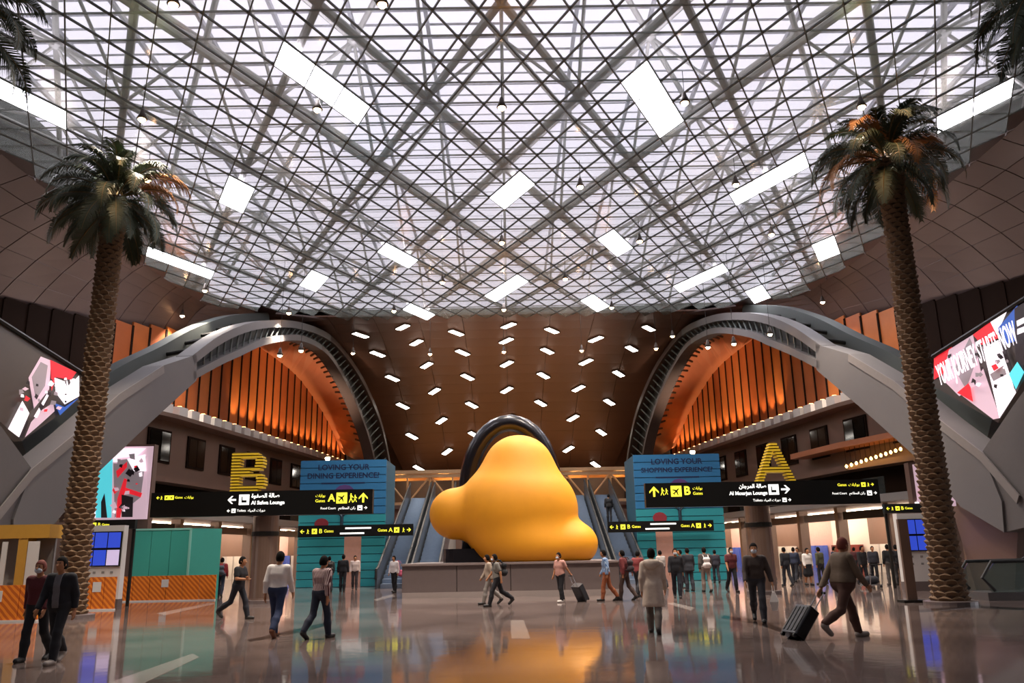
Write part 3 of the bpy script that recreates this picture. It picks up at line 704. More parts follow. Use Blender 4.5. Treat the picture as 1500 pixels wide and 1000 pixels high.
for px, py in PEND:
    v = ray(px, py); zt = ZS - 1.3; q = EYE + v * ((zt - CH) / v[2]); top = ZS
    if q[1] > 56 and py > 485 and (px < 470 or px > 1000): q = EYE + v * (45.0 / v[1])
    elif q[1] > 56:
        q = EYE + v * (56.5 / v[1]) if py > 490 else EYE + v * (55.5 / v[1])
    T = thing('pendant_lamp', 'added warm conical pendant lamp brightening the kiosk side', 'pendant lamp', tuple(q), 0, 'pendant spot lamps under the skylight')
    link('shade', PB, None, T, world=False); link('bulb', PG, None, T, world=False)
    if len(PL) < 24 and 20 < q[1] < 57:
        PL.append(1); L = bpy.data.lights.new('pendant_spot', 'SPOT'); L.energy = 3900; L.color = (1.0, 0.86, 0.72); L.spot_size = math.radians(95); L.spot_blend = 0.8; L.shadow_soft_size = 0.15
        lo_ = bpy.data.objects.new('pendant_spot', L); C.objects.link(lo_); lo_.location = (q[0], q[1], q[2] - 0.2)
    seg('cord', (q[0], q[1], q[2] + 0.4), (q[0], q[1], top - 0.04), 0.012, M_void, T)

# ================================================================ PALMS
M_trunk = mat('brown_palm_bark', '4a3828', 0.9, var=0.25, scale=8); M_scale = mat('leaf_base_stub', '705840', 0.85, var=0.3, scale=9)
M_leaf = mat('dark_green_frond', '3c4732', 0.6, var=0.25, scale=3); M_leaf2 = mat('frond_lamp_light_tint', 'a86e34', 0.6, var=0.25, scale=3); M_rach = mat('frond_stalk', '6d5a34', 0.6, var=0.15)  # orange lamp light put into the second frond colour
def frond_mesh(name, elev, L, droop, mt, seed):
    r = random.Random(seed); n = 22; P = [np.zeros(3)]; a = elev
    for i in range(n):
        a -= droop / n * (0.55 + 0.9 * i / n); P.append(P[-1] + np.array([math.cos(a), 0, math.sin(a)]) * L / n)
    mb = MB(); mb.tube(P, [0.035 * (1 - 0.85 * i / n) for i in range(n + 1)], 5); nr = len(mb.f)
    for i in range(3, n + 1):
        for sub in (0.0, 0.33, 0.67):
            p = P[i - 1] * (1 - sub) + P[i] * sub; t = P[i] - P[i - 1]; t /= np.linalg.norm(t); u = (i + sub) / n
            ll = 0.62 * math.sin(math.pi * min(0.97, 0.18 + 0.8 * u)) ** 0.7 * (0.85 + 0.3 * r.random())
            for sd in (-1, 1):
                d = t * 0.62 + np.array([0, sd * 0.72, 0.08 + 0.18 * r.random()]); d /= np.linalg.norm(d)
                e = p + d * ll * 0.55; tip = p + d * ll + np.array([0, 0, -0.22 - 0.22 * r.random()]) * ll * 1.5; w = t * 0.018
                mb.add([p - w, p + w, e + w * 1.1, tip, e - w * 1.1], [(0, 1, 2, 4), (4, 2, 3)])
    me = mb.mesh(name); me.materials.append(M_rach); me.materials.append(mt)
    me.polygons.foreach_set('material_index', [0 if i < nr else 1 for i in range(len(mb.f))]); me.update(); return me
FR = []
for k, (el, L, dr) in enumerate(((80, 2.3, 1.9), (62, 2.7, 2.3), (42, 2.9, 2.4), (20, 2.9, 2.1), (-8, 2.7, 1.6), (-35, 2.3, 0.9))):
    for mt in (M_leaf, M_leaf2): FR.append(frond_mesh('frond', math.radians(el), L, dr, mt, k))
STUB = MB().add([(-0.5, 0, -0.5), (0.5, 0, -0.5), (0.62, 0, 0.1), (0, 0, 0.75), (-0.62, 0, 0.1), (0, 0.95, 0.35), (-0.32, 0.8, 0.25), (0.32, 0.8, 0.25)],
                [(0, 1, 7, 6), (1, 2, 7), (2, 3, 5, 7), (3, 4, 6, 5), (4, 0, 6), (5, 6, 7)]).mesh('leaf_base'); STUB.materials.append(M_scale)
def palm(base, top, label, seed, lit_share, nfr=46, lamp=True):
    r = random.Random(seed); H = top[2]
    T = thing('palm_tree', label, 'palm tree', (base[0], base[1], 0), 0, None)
    def ctr(z): t = z / H; return base[0] + (top[0] - base[0]) * t ** 1.3, base[1] + (top[1] - base[1]) * t ** 1.3
    def rad(z): t = z / H; return 0.42 - 0.09 * t + 0.10 * math.exp(-t * 30) + (0.12 * math.exp(-((t - 0.97) / 0.05) ** 2))
    mb = MB(); zs = np.linspace(0, H, 40); mb.tube([(*ctr(z), z) for z in zs], [rad(z) for z in zs], 16); obj('trunk', mb, M_trunk, T, smooth=True)
    pieces = []; rows = int(H / 0.165)
    for k in range(rows):
        z = 0.15 + k * 0.165; n = 8
        for q in range(n):
            a = 2 * math.pi * (q + 0.5 * (k % 2)) / n + 0.05 * k; c = ctr(z); R0 = rad(z) - 0.02
            s = 2 * math.pi * rad(z) / n
            M4 = Matrix.Translation((c[0] + R0 * math.cos(a), c[1] + R0 * math.sin(a), z)) @ Matrix.Rotation(a - math.pi / 2, 4, 'Z') @ Matrix.Diagonal((s * 0.98, 0.10 * r.uniform(0.8, 1.25), 0.165, 1))
            fc = -(math.cos(a) * base[0] + math.sin(a) * base[1]) / math.hypot(*base[:2]); pieces.append((fc > 0.25, fc, M4))
    front = [p for p in pieces if p[0]]; front.sort(key=lambda p: -p[1]); rest = [p for p in pieces if not p[0]] + front[300:]
    for p in front[:300]: place(STUB, 'leaf_base', None, T, p[2])
    mb = MB(); sv = [v.co.copy() for v in STUB.vertices]; sf = [tuple(p.vertices) for p in STUB.polygons]
    for p in rest: mb.add([p[2] @ v for v in sv], sf)
    o = obj('leaf_bases', mb, M_scale, T); o['kind'] = 'stuff'
    for k in range(nfr):
        t = k / nfr; e = min(5, int(t * 6)); a = k * 2.39996 + r.uniform(-0.2, 0.2); is_lit = 1 if r.random() < lit_share and 0 < e < 4 else 0
        M4 = Matrix.Translation((top[0] + 0.18 * math.cos(a), top[1] + 0.18 * math.sin(a), H + 0.3 - 0.55 * t)) @ Matrix.Rotation(a, 4, 'Z') @ Matrix.Rotation(r.uniform(-0.25, 0.25), 4, 'X') @ Matrix.Diagonal((*(r.uniform(0.88, 1.08),) * 3, 1))
        place(FR[e * 2 + is_lit], 'frond', None, T, M4)
    mb = MB(); mb.lathe([(0.75, 0.0), (0.75, 0.10), (0.5, 0.12), (0.1, 0.12)], 24, (base[0], base[1], 0)); obj('tree_collar', mb, M_plinth, T)
    return T
palm((-13.83, 27.16), (-13.75, 27.1, 14.1), 'tall date palm with a mostly green crown beside the orange hoarding', 3, 0.10)
palm((13.14, 25.83), (13.1, 25.8, 14.5), 'tall date palm with bronze lit fronds beside the flight screens and escalator', 5, 0.5)
palm((-13.7, 17.3), (-13.6, 17.3, 14.6), 'date palm beside the ochre kiosk, showing only hanging dark fronds', 8, 0.0, 40)
palm((13.9, 17.3), (13.7, 17.3, 14.9), 'date palm beside the escalator, showing only hanging dark fronds', 9, 0.05, 40)
for (x, y, z) in ((-12.0, 24.6, 16.8), (12.0, 23.6, 17.0)):
    L = bpy.data.lights.new('palm_spot', 'SPOT'); L.energy = 500; L.color = (1, 0.62, 0.3); L.spot_size = math.radians(75); L.spot_blend = 0.6; L.shadow_soft_size = 0.1
    o = bpy.data.objects.new('palm_spot', L); C.objects.link(o); o.location = (x, y, z)

# ================================================================ PLINTH + SCULPTURE
M_plc = mat('plinth_core', '3c3432', 0.5)
T = thing('plinth', 'wide low grey plinth of cladding panels under the yellow sculpture', 'plinth', (0, 39.2, 0))
obj('core', MB().box(-4.38, 4.38, 35.5, 42.9, 0, 1.3), M_plc, T)
for k in range(4):
    x0 = -4.44 + k * 2.22; obj('cladding_panel', MB().box(x0 + 0.015, x0 + 2.205, 35.4, 35.5, 0.22, 1.28), M_plinth, T)
for sx in (-1, 1):
    for k in range(3): obj('cladding_panel', MB().box(*sorted((sx * 4.38, sx * 4.48)), 35.42 + k * 2.5, 37.9 + k * 2.5, 0.22, 1.28), M_plinth, T)
obj('capping', MB().box(-4.53, 4.53, 35.3, 43.0, 1.28, 1.36), mat('plinth_capping', '837672', 0.3, var=0.05), T)
obj('reflection_skirting', MB().box(-4.46, 4.46, 35.38, 42.95, 0, 0.22), mat('plinth_reflection_band', '9a8e88', 0.3, var=0.05), T)  # paler band at the foot, a reflection put into the colour
M_ysc = mat('matte_yellow_sculpture', 'e89c14', 0.6, var=0.08, scale=1.5, bump=0.35); M_bsc = mat('dark_gloss_sculpture', '17151a', 0.25, var=0.1)
def sp(px, py, y): return aty(px, py, y)
SY = 38.2
T = thing('sculpture', 'huge abstract sculpture of rounded yellow boulder forms before a dark curved slab', 'sculpture', (0.3, SY, 1.36))
pr = [ell(sp(758, 748, SY), (2.75, 2.0, 2.35), 0.5), ell(sp(760, 688, SY + 0.2), (1.65, 1.4, 1.6), 0.5), ell(sp(778, 798, SY - 0.1), (2.3, 1.9, 1.3), 0.5), ell(sp(668, 752, SY + 0.1), (1.2, 1.0, 1.15), 0.35), ell(sp(838, 796, SY - 0.3), (1.15, 1.2, 0.98), 0.35)]
me = sdf_mesh('yellow_mass', pr, 0.07, [lambda X, Y, Z: 1.36 - Z + 0 * X + 0 * Y])
link('yellow_mass', me, M_ysc, T)
P = []
for k in range(19):
    a = math.radians(205 - 205 * k / 18 * 0.92); c = sp(748, 715, SY + 1.9); P.append(np.array([c[0] + 2.05 * math.cos(a), SY + 1.9, c[2] + 3.15 * math.sin(a)]))
P = [np.array([P[0][0] - 0.1, SY + 1.9, 1.5])] + P + [np.array([P[-1][0] + 0.3, SY + 1.9, 1.5])]
obj('dark_curved_slab', MB().tube(P, 0.42, 12), M_bsc, T, smooth=True)
obj('dark_base_slab', MB().rbox(-3.0, 1.2, SY - 0.6, SY + 2.6, 1.36, 1.95, 0.5), M_bsc, T)

# ================================================================ SIGN TOTEMS
def icon_plane(x, z, s, y, mt, parent, dark=M_black):
    o = obj('pictogram_tile', MB().box(x - s / 2, x + s / 2, y - 0.012, y, z - s / 2, z + s / 2), mt, parent)
    c = []
    for a, b in ((0, .42), (.07, .3), (.07, .1), (.42, -.12), (.42, -.2), (.07, -.08), (.05, -.3), (.16, -.38), (.16, -.43), (0, -.4)): c.append((a, b))
    pts = c + [(-a, b) for a, b in c[::-1][1:-1]]
    obj('pictogram', MB().prism([(x + (a * .7 + b * .7) * s * .9, y - 0.014, z + (b * .7 - a * .7) * s * .9) for a, b in pts], (0, -0.006, 0)), dark, o)
def arrow(x, z, s, y, ang, mt, parent):
    P = [(-.5, 0), (-.02, .46), (.16, .46), (-.18, .1), (.5, .1), (.5, -.1), (-.18, -.1), (.16, -.46), (-.02, -.46)]; c, n = math.cos(ang), math.sin(ang)
    obj('arrow', MB().prism([(x + (a * c - b * n) * s, y, z + (a * n + b * c) * s) for a, b in P], (0, -0.015, 0)), mt, parent)
def walker(x, z, s, y, mt, parent):
    mb = MB()
    for p in ([(-.06, .34), (.06, .34), (.06, .48), (-.06, .48)], [(-.1, .3), (.1, .3), (.06, -.05), (-.06, -.05)], [(-.06, -.05), (.02, -.05), (-.14, -.5), (-.24, -.5)], [(-.02, -.05), (.06, -.05), (.26, -.5), (.16, -.5)], [(.08, .28), (.3, .02), (.24, -.02), (.06, .18)]):
        mb.prism([(x + a * s, y, z + b * s) for a, b in p], (0, -0.012, 0))
    obj('walker_pictogram', mb, mt, parent)
def slat_letter(ch, x, z0, y, wd, ht, T):
    rows = 13; M_sl = mat('yellow_letter_slat', 'd8b428', 0.5, em=0.15, var=0.05); M_ed = mat('dark_letter_gap', '4a3a10', 0.6)
    L = []
    for r in range(rows):
        t = (r + 0.5) / rows
        if ch == 'A':
            hw = 0.5 * (1 - t) + 0.09; inn = hw - 0.19
            iv = [(-hw, hw)] if inn < 0.03 or 0.26 < t < 0.40 else [(-hw, -inn), (inn, hw)]
        else:
            if t > 0.5: u = (t - 0.75) / 0.25; xo = 0.40 * math.sqrt(max(0, 1 - (abs(u) ** 2.6))) + 0.06
            else: u = (t - 0.25) / 0.25; xo = 0.46 * math.sqrt(max(0, 1 - (abs(u) ** 2.6))) + 0.06
            hole = abs(u) < 0.48
            iv = [(-0.5, -0.24), (xo - 0.24, xo)] if hole else [(-0.5, xo)]
        for a, b in iv: L.append((a, b, r))
    for a, b, r in L:
        z = z0 + ht * r / rows; obj('slat', MB().box(x + a * wd, x + b * wd, y - 0.25, y + 0.25, z + 0.02, z + ht / rows * 0.74), M_sl, T)
        obj('spacer', MB().box(x + a * wd + 0.03, x + b * wd - 0.03, y - 0.18, y + 0.18, z + ht / rows * 0.74, z + ht / rows + 0.02), M_ed, T)
def totem(side, x0, x1, z0, z1, colx, coly, lx, ch):
    y = 33.0; nm = 'Al Safwa Lounge' if side < 0 else 'Al Mourjan Lounge'
    T = thing('sign_board', 'long black overhead direction sign pointing to ' + nm, 'sign', ((x0 + x1) / 2, y, z0))
    obj('board', MB().box(x0, x1, y, y + 0.35, z0, z1), M_black, T)
    f = y - 0.002; H = z1 - z0; zt = z1 - 0.33; zb = z0 + 0.2; w = x1 - x0
    def X(px): return aty(px, 735 if side < 0 else 720, y)[0]
    def tx(t, p0, p1, z, size, mt, bold=0.0): text(t, ((X(p0) + X(p1)) / 2, f, z), size, mt, T, width=abs(X(p1) - X(p0)), bold=bold)
    def tile(p0, p1, z, mt=M_wht):
        h = (X(p1) - X(p0)) / 2; o = obj('pictogram_tile', MB().box(X(p0), X(p1), f - 0.012, f, z - h, z + h), mt, T); c = (X(p0) + X(p1)) / 2
        obj('pictogram', MB().box(c - h * 0.5, c + h * 0.5, f - 0.018, f - 0.012, z - h * 0.55, z - h * 0.1), M_black, o); obj('pictogram', MB().box(c - h * 0.5, c - h * 0.3, f - 0.018, f - 0.012, z - h * 0.1, z + h * 0.6), M_black, o)
    if side < 0:
        arrow(X(339.5), zt, 0.33, f, 0, M_wht, T); tile(350, 365, zt)
        tx(arabic('صالة الصفوة'), 368, 409, zt + 0.14, 0.26, M_wht, 0.006); tx('Al Safwa Lounge', 368, 417, zt - 0.13, 0.21, M_wht, 0.006)
        arrow(X(335.5), zb, 0.12, f, 0, M_wht, T); tile(340, 346, zb); tx('Toilets', 348, 361, zb, 0.14, M_wht); tx(arabic('دورات المياه'), 364, 389, zb, 0.15, M_wht)
        tx(arabic('بوابات'), 462, 476, zt + 0.1, 0.19, M_yel); tx('Gates', 462, 476, zt - 0.1, 0.17, M_yel); tx('A', 480, 491, zt, 0.46, M_yel, 0.012)
        icon_plane(X(500.5), zt, 0.42, f, M_yel, T); walker(X(514), zt, 0.36, f, M_yel, T); walker(X(520), zt - 0.02, 0.28, f, M_yel, T); arrow(X(532), zt, 0.38, f, -math.pi / 2, M_yel, T)
        tx('Food Court', 470, 492, zb + 0.03, 0.14, M_wht); tx(arabic('ركن المطاعم'), 496, 521, zb + 0.03, 0.15, M_wht); tile(524, 531, zb + 0.03); arrow(X(536), zb + 0.03, 0.12, f, math.pi, M_wht, T)
        arrow(X(231), zt + 0.13, 0.12, f, 0, M_yel, T); walker(X(236), zt + 0.13, 0.15, f, M_yel, T); icon_plane(X(244), zt + 0.13, 0.17, f, M_yel, T); icon_plane(X(251), zt + 0.13, 0.17, f, M_yel, T); tx('Gates', 256, 267, zt + 0.13, 0.14, M_yel); tx(arabic('بوابات'), 270, 283, zt + 0.13, 0.14, M_yel)
    else:
        arrow(X(958), zt, 0.40, f, -math.pi / 2, M_yel, T); walker(X(970), zt, 0.3, f, M_yel, T); walker(X(976), zt, 0.24, f, M_yel, T); icon_plane(X(990.5), zt, 0.42, f, M_yel, T); tx('B', 1002, 1011, zt, 0.44, M_yel, 0.012)
        tx(arabic('بوابات'), 1015, 1029, zt + 0.1, 0.19, M_yel); tx('Gates', 1015, 1029, zt - 0.1, 0.17, M_yel)
        tx(arabic('صالة المرجان'), 1083, 1123, zt + 0.14, 0.26, M_wht, 0.006); tx('Al Mourjan Lounge', 1068, 1124, zt - 0.13, 0.21, M_wht, 0.006)
        tile(1126, 1141, zt); arrow(X(1151), zt, 0.35, f, math.pi, M_wht, T)
        tx('Toilets', 1102, 1116, zb, 0.14, M_wht); tx(arabic('دورات المياه'), 1118, 1142, zb, 0.15, M_wht); tile(1145, 1151, zb); arrow(X(1155.5), zb, 0.12, f, math.pi, M_wht, T)
        tx('Gates', 1228, 1241, zt + 0.13, 0.14, M_yel); tx(arabic('بوابات'), 1244, 1260, zt + 0.13, 0.14, M_yel); icon_plane(X(1266), zt + 0.13, 0.17, f, M_yel, T); walker(X(1273), zt + 0.13, 0.15, f, M_yel, T); arrow(X(1279), zt + 0.13, 0.12, f, math.pi, M_yel, T)
        tx('Food Court', 1219, 1240, zt - 0.2, 0.14, M_wht); tx(arabic('ركن المطاعم'), 1244, 1267, zt - 0.2, 0.15, M_wht); tile(1270, 1277, zt - 0.2); arrow(X(1282), zt - 0.2, 0.12, f, math.pi, M_wht, T)
    T2 = thing('column', 'round brown stone column carrying the black sign to ' + nm, 'column', (colx, coly, 0))
    obj('shaft', MB().lathe([(0.52, 0.12), (0.50, 0.2), (0.50, z1 - 0.05)], 28, (colx, coly, 0)), M_col, T2, smooth=False)
    obj('base_ring', MB().lathe([(0.66, 0), (0.66, 0.12), (0.55, 0.14)], 28, (colx, coly, 0)), M_plinth, T2)
    obj('steel_band', MB().lathe([(0.515, 2.55), (0.53, 2.56), (0.53, 2.72), (0.515, 2.73)], 28, (colx, coly, 0)), M_void, T2)
    T3 = thing('gate_letter', 'big yellow letter %s of stacked slats standing above the sign' % ch, 'letter', (lx, y + 0.3, z1))
    slat_letter(ch, lx, z1 - 0.02, y + 0.3, 1.32, 1.55, T3)
totem(-1, -14.07, -5.38, 3.32, 4.27, -9.75, 33.85, aty(365, 700, 33.3)[0], 'B')
totem(1, 5.37, 14.6, 3.36, 4.30, 9.95, 33.85, aty(1134, 690, 33.3)[0], 'A')

# ================================================================ BANNER BOXES, SMALL SIGNS
M_plank = mat('blue_banner_plank', '2a6f9c', 0.5, em=0.06, var=0.12, scale=0.5); M_plank2 = mat('teal_banner_plank', '2a8f96', 0.5, em=0.06, var=0.12, scale=0.5)
M_txt = mat('navy_banner_lettering', '16264e', 0.5, var=0); M_tree = mat('banner_tree_print', '1d3a4a', 0.5, var=0); M_blob = mat('banner_red_print', '93313a', 0.5, var=0.1); M_purp = mat('banner_purple_print', '5a3f7a', 0.5, var=0.1)
def banner_box(side, word):
    x0, x1 = (-12.5, -7.35) if side < 0 else (7.5, 12.7); y = 50.0; H = 7.35
    T = thing('banner_box', 'tall blue plank banner box reading LOVING YOUR %s EXPERIENCE' % word, 'banner', ((x0 + x1) / 2, y + 2, 0))
    obj('body', MB().box(x0 + 0.05, x1 - 0.05, y + 0.06, y + 4.2, 0, H), mat('banner_box_side', '1f4a5e', 0.5), T)
    n = 16
    dx0, dx1 = ((-9.75, -8.75) if side < 0 else (8.6, 9.6))
    for k in range(n):
        z0, z1 = H * k / n, H * (k + 1) / n; mm = M_plank if k > 8 else M_plank2
        for a, b in (((x0, dx0), (dx1, x1)) if z1 < 3.3 else ((x0, x1),)):
            obj('plank', MB().box(a, b, y, y + 0.06, z0 + 0.022, z1 - 0.022), mm, T)
    obj('doorway', MB().box(dx0, dx1, y + 0.03, y + 0.06, 0, 3.2), mat('pink_lit_doorway', 'b98a78', 0.5, em=0.1, var=0.1), T)
    c = (x0 + x1) / 2; f = y - 0.005
    text('LOVING YOUR', (c, f, H - 0.45), 0.46, M_txt, T, bold=0.01); text(word + ' EXPERIENCE?', (c, f, H - 0.95), 0.42, M_txt, T, bold=0.01, width=4.3)
    obj('fine_print', MB().box(c - 1.3, c + 1.3, f - 0.01, f, H - 1.42, H - 1.34), M_txt, T)
    mb = MB()
    for (a, b, e, g, r) in ((0, 3.2, 0, 4.0, .12), (0, 4.0, -.9, 4.9, .07), (0, 4.0, .9, 4.9, .07), (0, 3.9, .3, 5.1, .07), (-.4, 4.4, -1.3, 4.6, .05), (.5, 4.4, 1.3, 4.7, .05)):
        mb.tube([(c + a, f, b), (c + e, f, g)], r * 0.9, 6)
    obj('tree_print', mb, M_tree, T)
    for (a, b, r, mm) in ((-.7, 5.1, .5, M_purp), (.1, 5.4, .6, M_purp), (.8, 5.1, .45, M_purp), (-1.2, 3.6, .42, M_blob), (.2, 3.2, .3, M_blob), (1.3, 4.6, .3, M_blob)):
        obj('leaf_print', MB().prism([(c + a + r * math.cos(t * .524), f, b + r * .8 * math.sin(t * .524)) for t in range(12)], (0, -0.012, 0)), mm, T)
    mb = MB(); lx = x0 + 1.5 if side < 0 else x1 - 1.5; mb.lathe([(0.1, 0), (0.16, 0.15), (0.14, 0.22)], 12, (lx, y + 0.4, H)); obj('roof_lamp', mb, mat('roof_lamp_lens', 'fff0d8', 0.4, em=20, emcol='ffe2b8', var=0), T)
banner_box(-1, 'DINING'); banner_box(1, 'SHOPPING')
def small_sign(px0, px1, py0, py1, y, label, post=True):
    a, b = aty(px0, py0, y), aty(px1, py1, y); z1, z0 = max(a[2], b[2]), min(a[2], b[2]); h = z1 - z0; w = b[0] - a[0]
    T = thing('hanging_sign', label, 'sign', ((a[0] + b[0]) / 2, y, z0))
    obj('board', MB().box(a[0], b[0], y, y + 0.22, z0, z1), M_black, T); f = y - 0.003; zc_ = (z0 + z1) / 2; s = h * 0.45
    for base, rev in ((a[0], 1), (b[0], -1)):
        if w < 4 and rev < 0: continue
        arrow(base + rev * s * 0.8, zc_, s * 0.8, f, 0 if rev > 0 else math.pi, M_yel, T); walker(base + rev * s * 1.9, zc_, s * 0.9, f, M_yel, T)
        icon_plane(base + rev * s * 3.2, zc_, s, f, M_yel, T); text('B' if rev > 0 else 'A', (base + rev * s * 4.4, f, zc_), s * 1.2, M_yel, T); text('Gates', (base + rev * s * 6.0, f, zc_), s * 0.8, M_yel, T)
    if w > 4:
        for q, (u0, u1, dz_) in enumerate(((-0.6, 0.9, 0.22), (-0.9, 0.5, -0.22))): obj('white_text_strip', MB().box((a[0] + b[0]) / 2 + u0, (a[0] + b[0]) / 2 + u1, f - 0.012, f, zc_ + h * dz_ - h * 0.07, zc_ + h * dz_ + h * 0.07), M_wht, T)
    if post == 'box':
        for q in (0.25, 0.7): obj('bracket', MB().box(a[0] + w * q - 0.04, a[0] + w * q + 0.04, y + 0.2, 50.02, zc_ - 0.05, zc_ + 0.05), M_void, T)
    else:
        for q in (0.06, 0.94): obj('post', MB().box(a[0] + w * q - 0.05, a[0] + w * q + 0.05, y + 0.22, y + 0.32, 0, z1), M_void, T)
small_sign(437, 605, 770, 784, 49.2, 'narrow black gate sign mounted on the banner box about dining', 'box')
small_sign(890, 1046, 764, 777, 49.2, 'narrow black gate sign mounted on the banner box about shopping', 'box')

# ================================================================ TRAIN BRIDGE, ESCALATORS
M_br = mat('cream_bridge_steel', 'd8b48a', 0.5, 0.1, var=0.06)
T = thing('truss_bridge', 'lit cream steel truss train bridge crossing behind the sculpture', 'bridge', (0, 74, 6.0))
for z in (6.1, 8.5): obj('chord', MB().box(-11, 11, 73.8, 74.2, z - 0.14, z + 0.14), M_br, T); obj('chord', MB().box(-11, 11, 76.8, 77.2, z - 0.14, z + 0.14), M_br, T)
for k in range(12):
    x = -11 + 2 * k; seg('post', (x, 74, 6.1), (x, 74, 8.5), 0.09, M_br, T)
    if k < 11: seg('diagonal', (x, 74, 6.1 if k % 2 else 8.5), (x + 2, 74, 8.5 if k % 2 else 6.1), 0.08, M_br, T)
obj('deck', MB().box(-11, 11, 73.6, 77.4, 5.7, 5.98), M_brown, T)
obj('roof_beam', MB().box(-11, 11, 73.6, 77.4, 8.7, 9.0), M_br, T)
for k in range(6): obj('bridge_light', MB().box(-10.4 + 4 * k, -9.4 + 4 * k, 75.2, 75.6, 8.55, 8.66), mat('bridge_lamp', 'ffd9a0', 0.5, em=30, emcol='ffb868', var=0), T)
for k, x in enumerate((-9.6, 9.6)):
    T = thing('bridge_pier', 'brown panelled pier under the train bridge beside the banner box about ' + ('dining' if x < 0 else 'shopping'), 'pier', (x, 75.5, 0))
    obj('shaft', MB().box(x - 1.3, x + 1.3, 74.2, 76.8, 0, 5.70), M_brown, T); obj('wall_lamp', MB().box(x - 0.3, x + 0.3, 74.1, 74.2, 3.2, 5.0), mat('amber_wall_lamp', 'ffb050', 0.5, em=4, emcol='ff9a3c', var=0), T)
for k in range(7):
    x = -9 + 3 * k; o = obj('shop_window', MB().box(x - 1.3, x + 1.3, 89.7, 90.21, 0.0, 5.2), mat('amber_shop_window', 'e8a860', 0.5, em=1.6, emcol='f0b070', var=0.1))
    tag(o, 'warm lit shop window on the far wall below the train bridge', 'shop window', 'shop windows on the far wall')
M_esc = mat('escalator_step_blue_light_tint', '7c8ca0', 0.35, 0.4, var=0.1)  # bluish light put into the steel step colour
def escalator(x0, x1, y0, y1, z1, label, stepm=M_esc):
    T = thing('escalator', label, 'escalator', ((x0 + x1) / 2, y0, 0)); n = 24
    dy, dz = (y1 - y0) / n, z1 / n
    for k in range(n): obj('step', MB().box(x0 + 0.15, x1 - 0.15, y0 + k * dy, y0 + (k + 1) * dy + 0.05, max(0, k * dz - 0.3), (k + 1) * dz), stepm, T)
    for x in (x0, x1):
        obj('balustrade', MB().prism([(x - 0.05, y0 - 0.6, 0), (x - 0.05, y0 - 0.6, 0.95), (x - 0.05, y0, 1.05), (x - 0.05, y1, z1 + 1.05), (x - 0.05, y1, z1 - 0.5), (x - 0.05, y0 + 1, 0)], (0.1, 0, 0)), mat('escalator_side', '4a5058', 0.3, 0.4, var=0.05), T)
        obj('handrail', MB().tube([(x, y0 - 0.65, 0.5), (x, y0 - 0.6, 1.0), (x, y0, 1.1), (x, y1, z1 + 1.1)], 0.07, 8), M_rubber, T)
    obj('truss_casing', MB().prism([(x0, y0 + 2, 0), (x0, y1, z1 - 0.6), (x0, y1, 0)], (x1 - x0, 0, 0)), M_grey, T)
escalator(-7.2, -5.7, 46.5, 61, 5.7, 'escalator rising beside the banner box about dining'); escalator(-5.4, -3.9, 46.5, 61, 5.7, 'escalator rising behind the plinth, next to another one near the dining banner')
escalator(5.8, 7.3, 46.5, 61, 5.7, 'escalator rising beside the banner box about shopping'); escalator(4.0, 5.5, 46.5, 61, 5.7, 'escalator rising behind the plinth, next to another one near the shopping banner')
T = thing('landing', 'grey upper landing slab at the head of the escalators', 'landing', (0, 67, 0))
obj('slab', MB().box(-7.3, 7.4, 61.06, 73.5, 5.2, 5.7), M_grey, T); obj('supporting_wall', MB().box(-7.3, 7.4, 61.5, 62, 0, 5.2), M_brown, T)
# glass ended escalator at the side of the hall
T = thing('escalator', 'escalator end with clear glass balustrade and black handrail beside the palm with bronze fronds', 'escalator', (17.6, 28, 0))
obj('glass_side', MB().prism([(15.2, 27.2, 0.25), (19.5, 27.2, 0.25), (22, 27.2, 2.5), (20.8, 27.2, 2.9), (17.2, 27.2, 1.15), (15.4, 27.2, 1.15), (15.0, 27.2, 0.7)], (0.02, 0.06, 0)), M_clear, T)
obj('glass_side', MB().prism([(15.2, 28.7, 0.25), (19.5, 28.7, 0.25), (22, 28.7, 2.5), (20.8, 28.7, 2.9), (17.2, 28.7, 1.15), (15.4, 28.7, 1.15), (15.0, 28.7, 0.7)], (0.02, 0.06, 0)), M_clear, T)
for y in (27.2, 28.7): obj('handrail', MB().tube([(15.3, y, 0.3), (14.95, y, 0.7), (15.3, y, 1.18), (17.2, y, 1.2), (20.8, y, 2.95)], 0.055, 8), M_rubber, T)
obj('skirt', MB().box(15.0, 19.6, 27.1, 28.8, 0, 0.25), M_chrome, T)
for k in range(9): obj('step', MB().box(16.8 + 0.35 * k, 17.2 + 0.35 * k, 27.35, 28.65, 0.2, 0.3 + 0.14 * k), M_chrome, T)

# ================================================================ HOARDINGS, KIOSK, FLIGHT BOARDS, POSTER WALL
a, b = aty(195, 773, 37.5), aty(313, 773, 37.5)
T = thing('teal_cubicle', 'plain teal hoarding cubicle behind the orange hoarding', 'cubicle', ((a[0] + b[0]) / 2, 39, 0))
zt = aty(254, 774, 37.5)[2]; w = b[0] - a[0]
for k in range(3): obj('board', MB().box(a[0] + w * 0.72 * k / 3 + 0.01, a[0] + w * 0.72 * (k + 1) / 3 - 0.01, 37.5, 37.6, 0, zt), M_teal, T)
obj('side_board', MB().prism([(a[0] + w * 0.72, 37.5, 0), (b[0], 38.6, 0), (b[0] - 0.1, 38.7, 0), (a[0] + w * 0.72, 37.62, 0)], (0, 0, zt)), M_teal, T)
obj('corner_post', MB().box(a[0] + w * 0.72 - 0.04, a[0] + w * 0.72 + 0.04, 37.46, 37.56, 0, zt), mat('pale_teal_edge', '8fd0c0', 0.5, var=0), T)
obj('cap_rail', MB().box(a[0], a[0] + w * 0.72, 37.48, 37.62, zt - 0.06, zt + 0.02), mat('pale_teal_edge', '8fd0c0'), T)
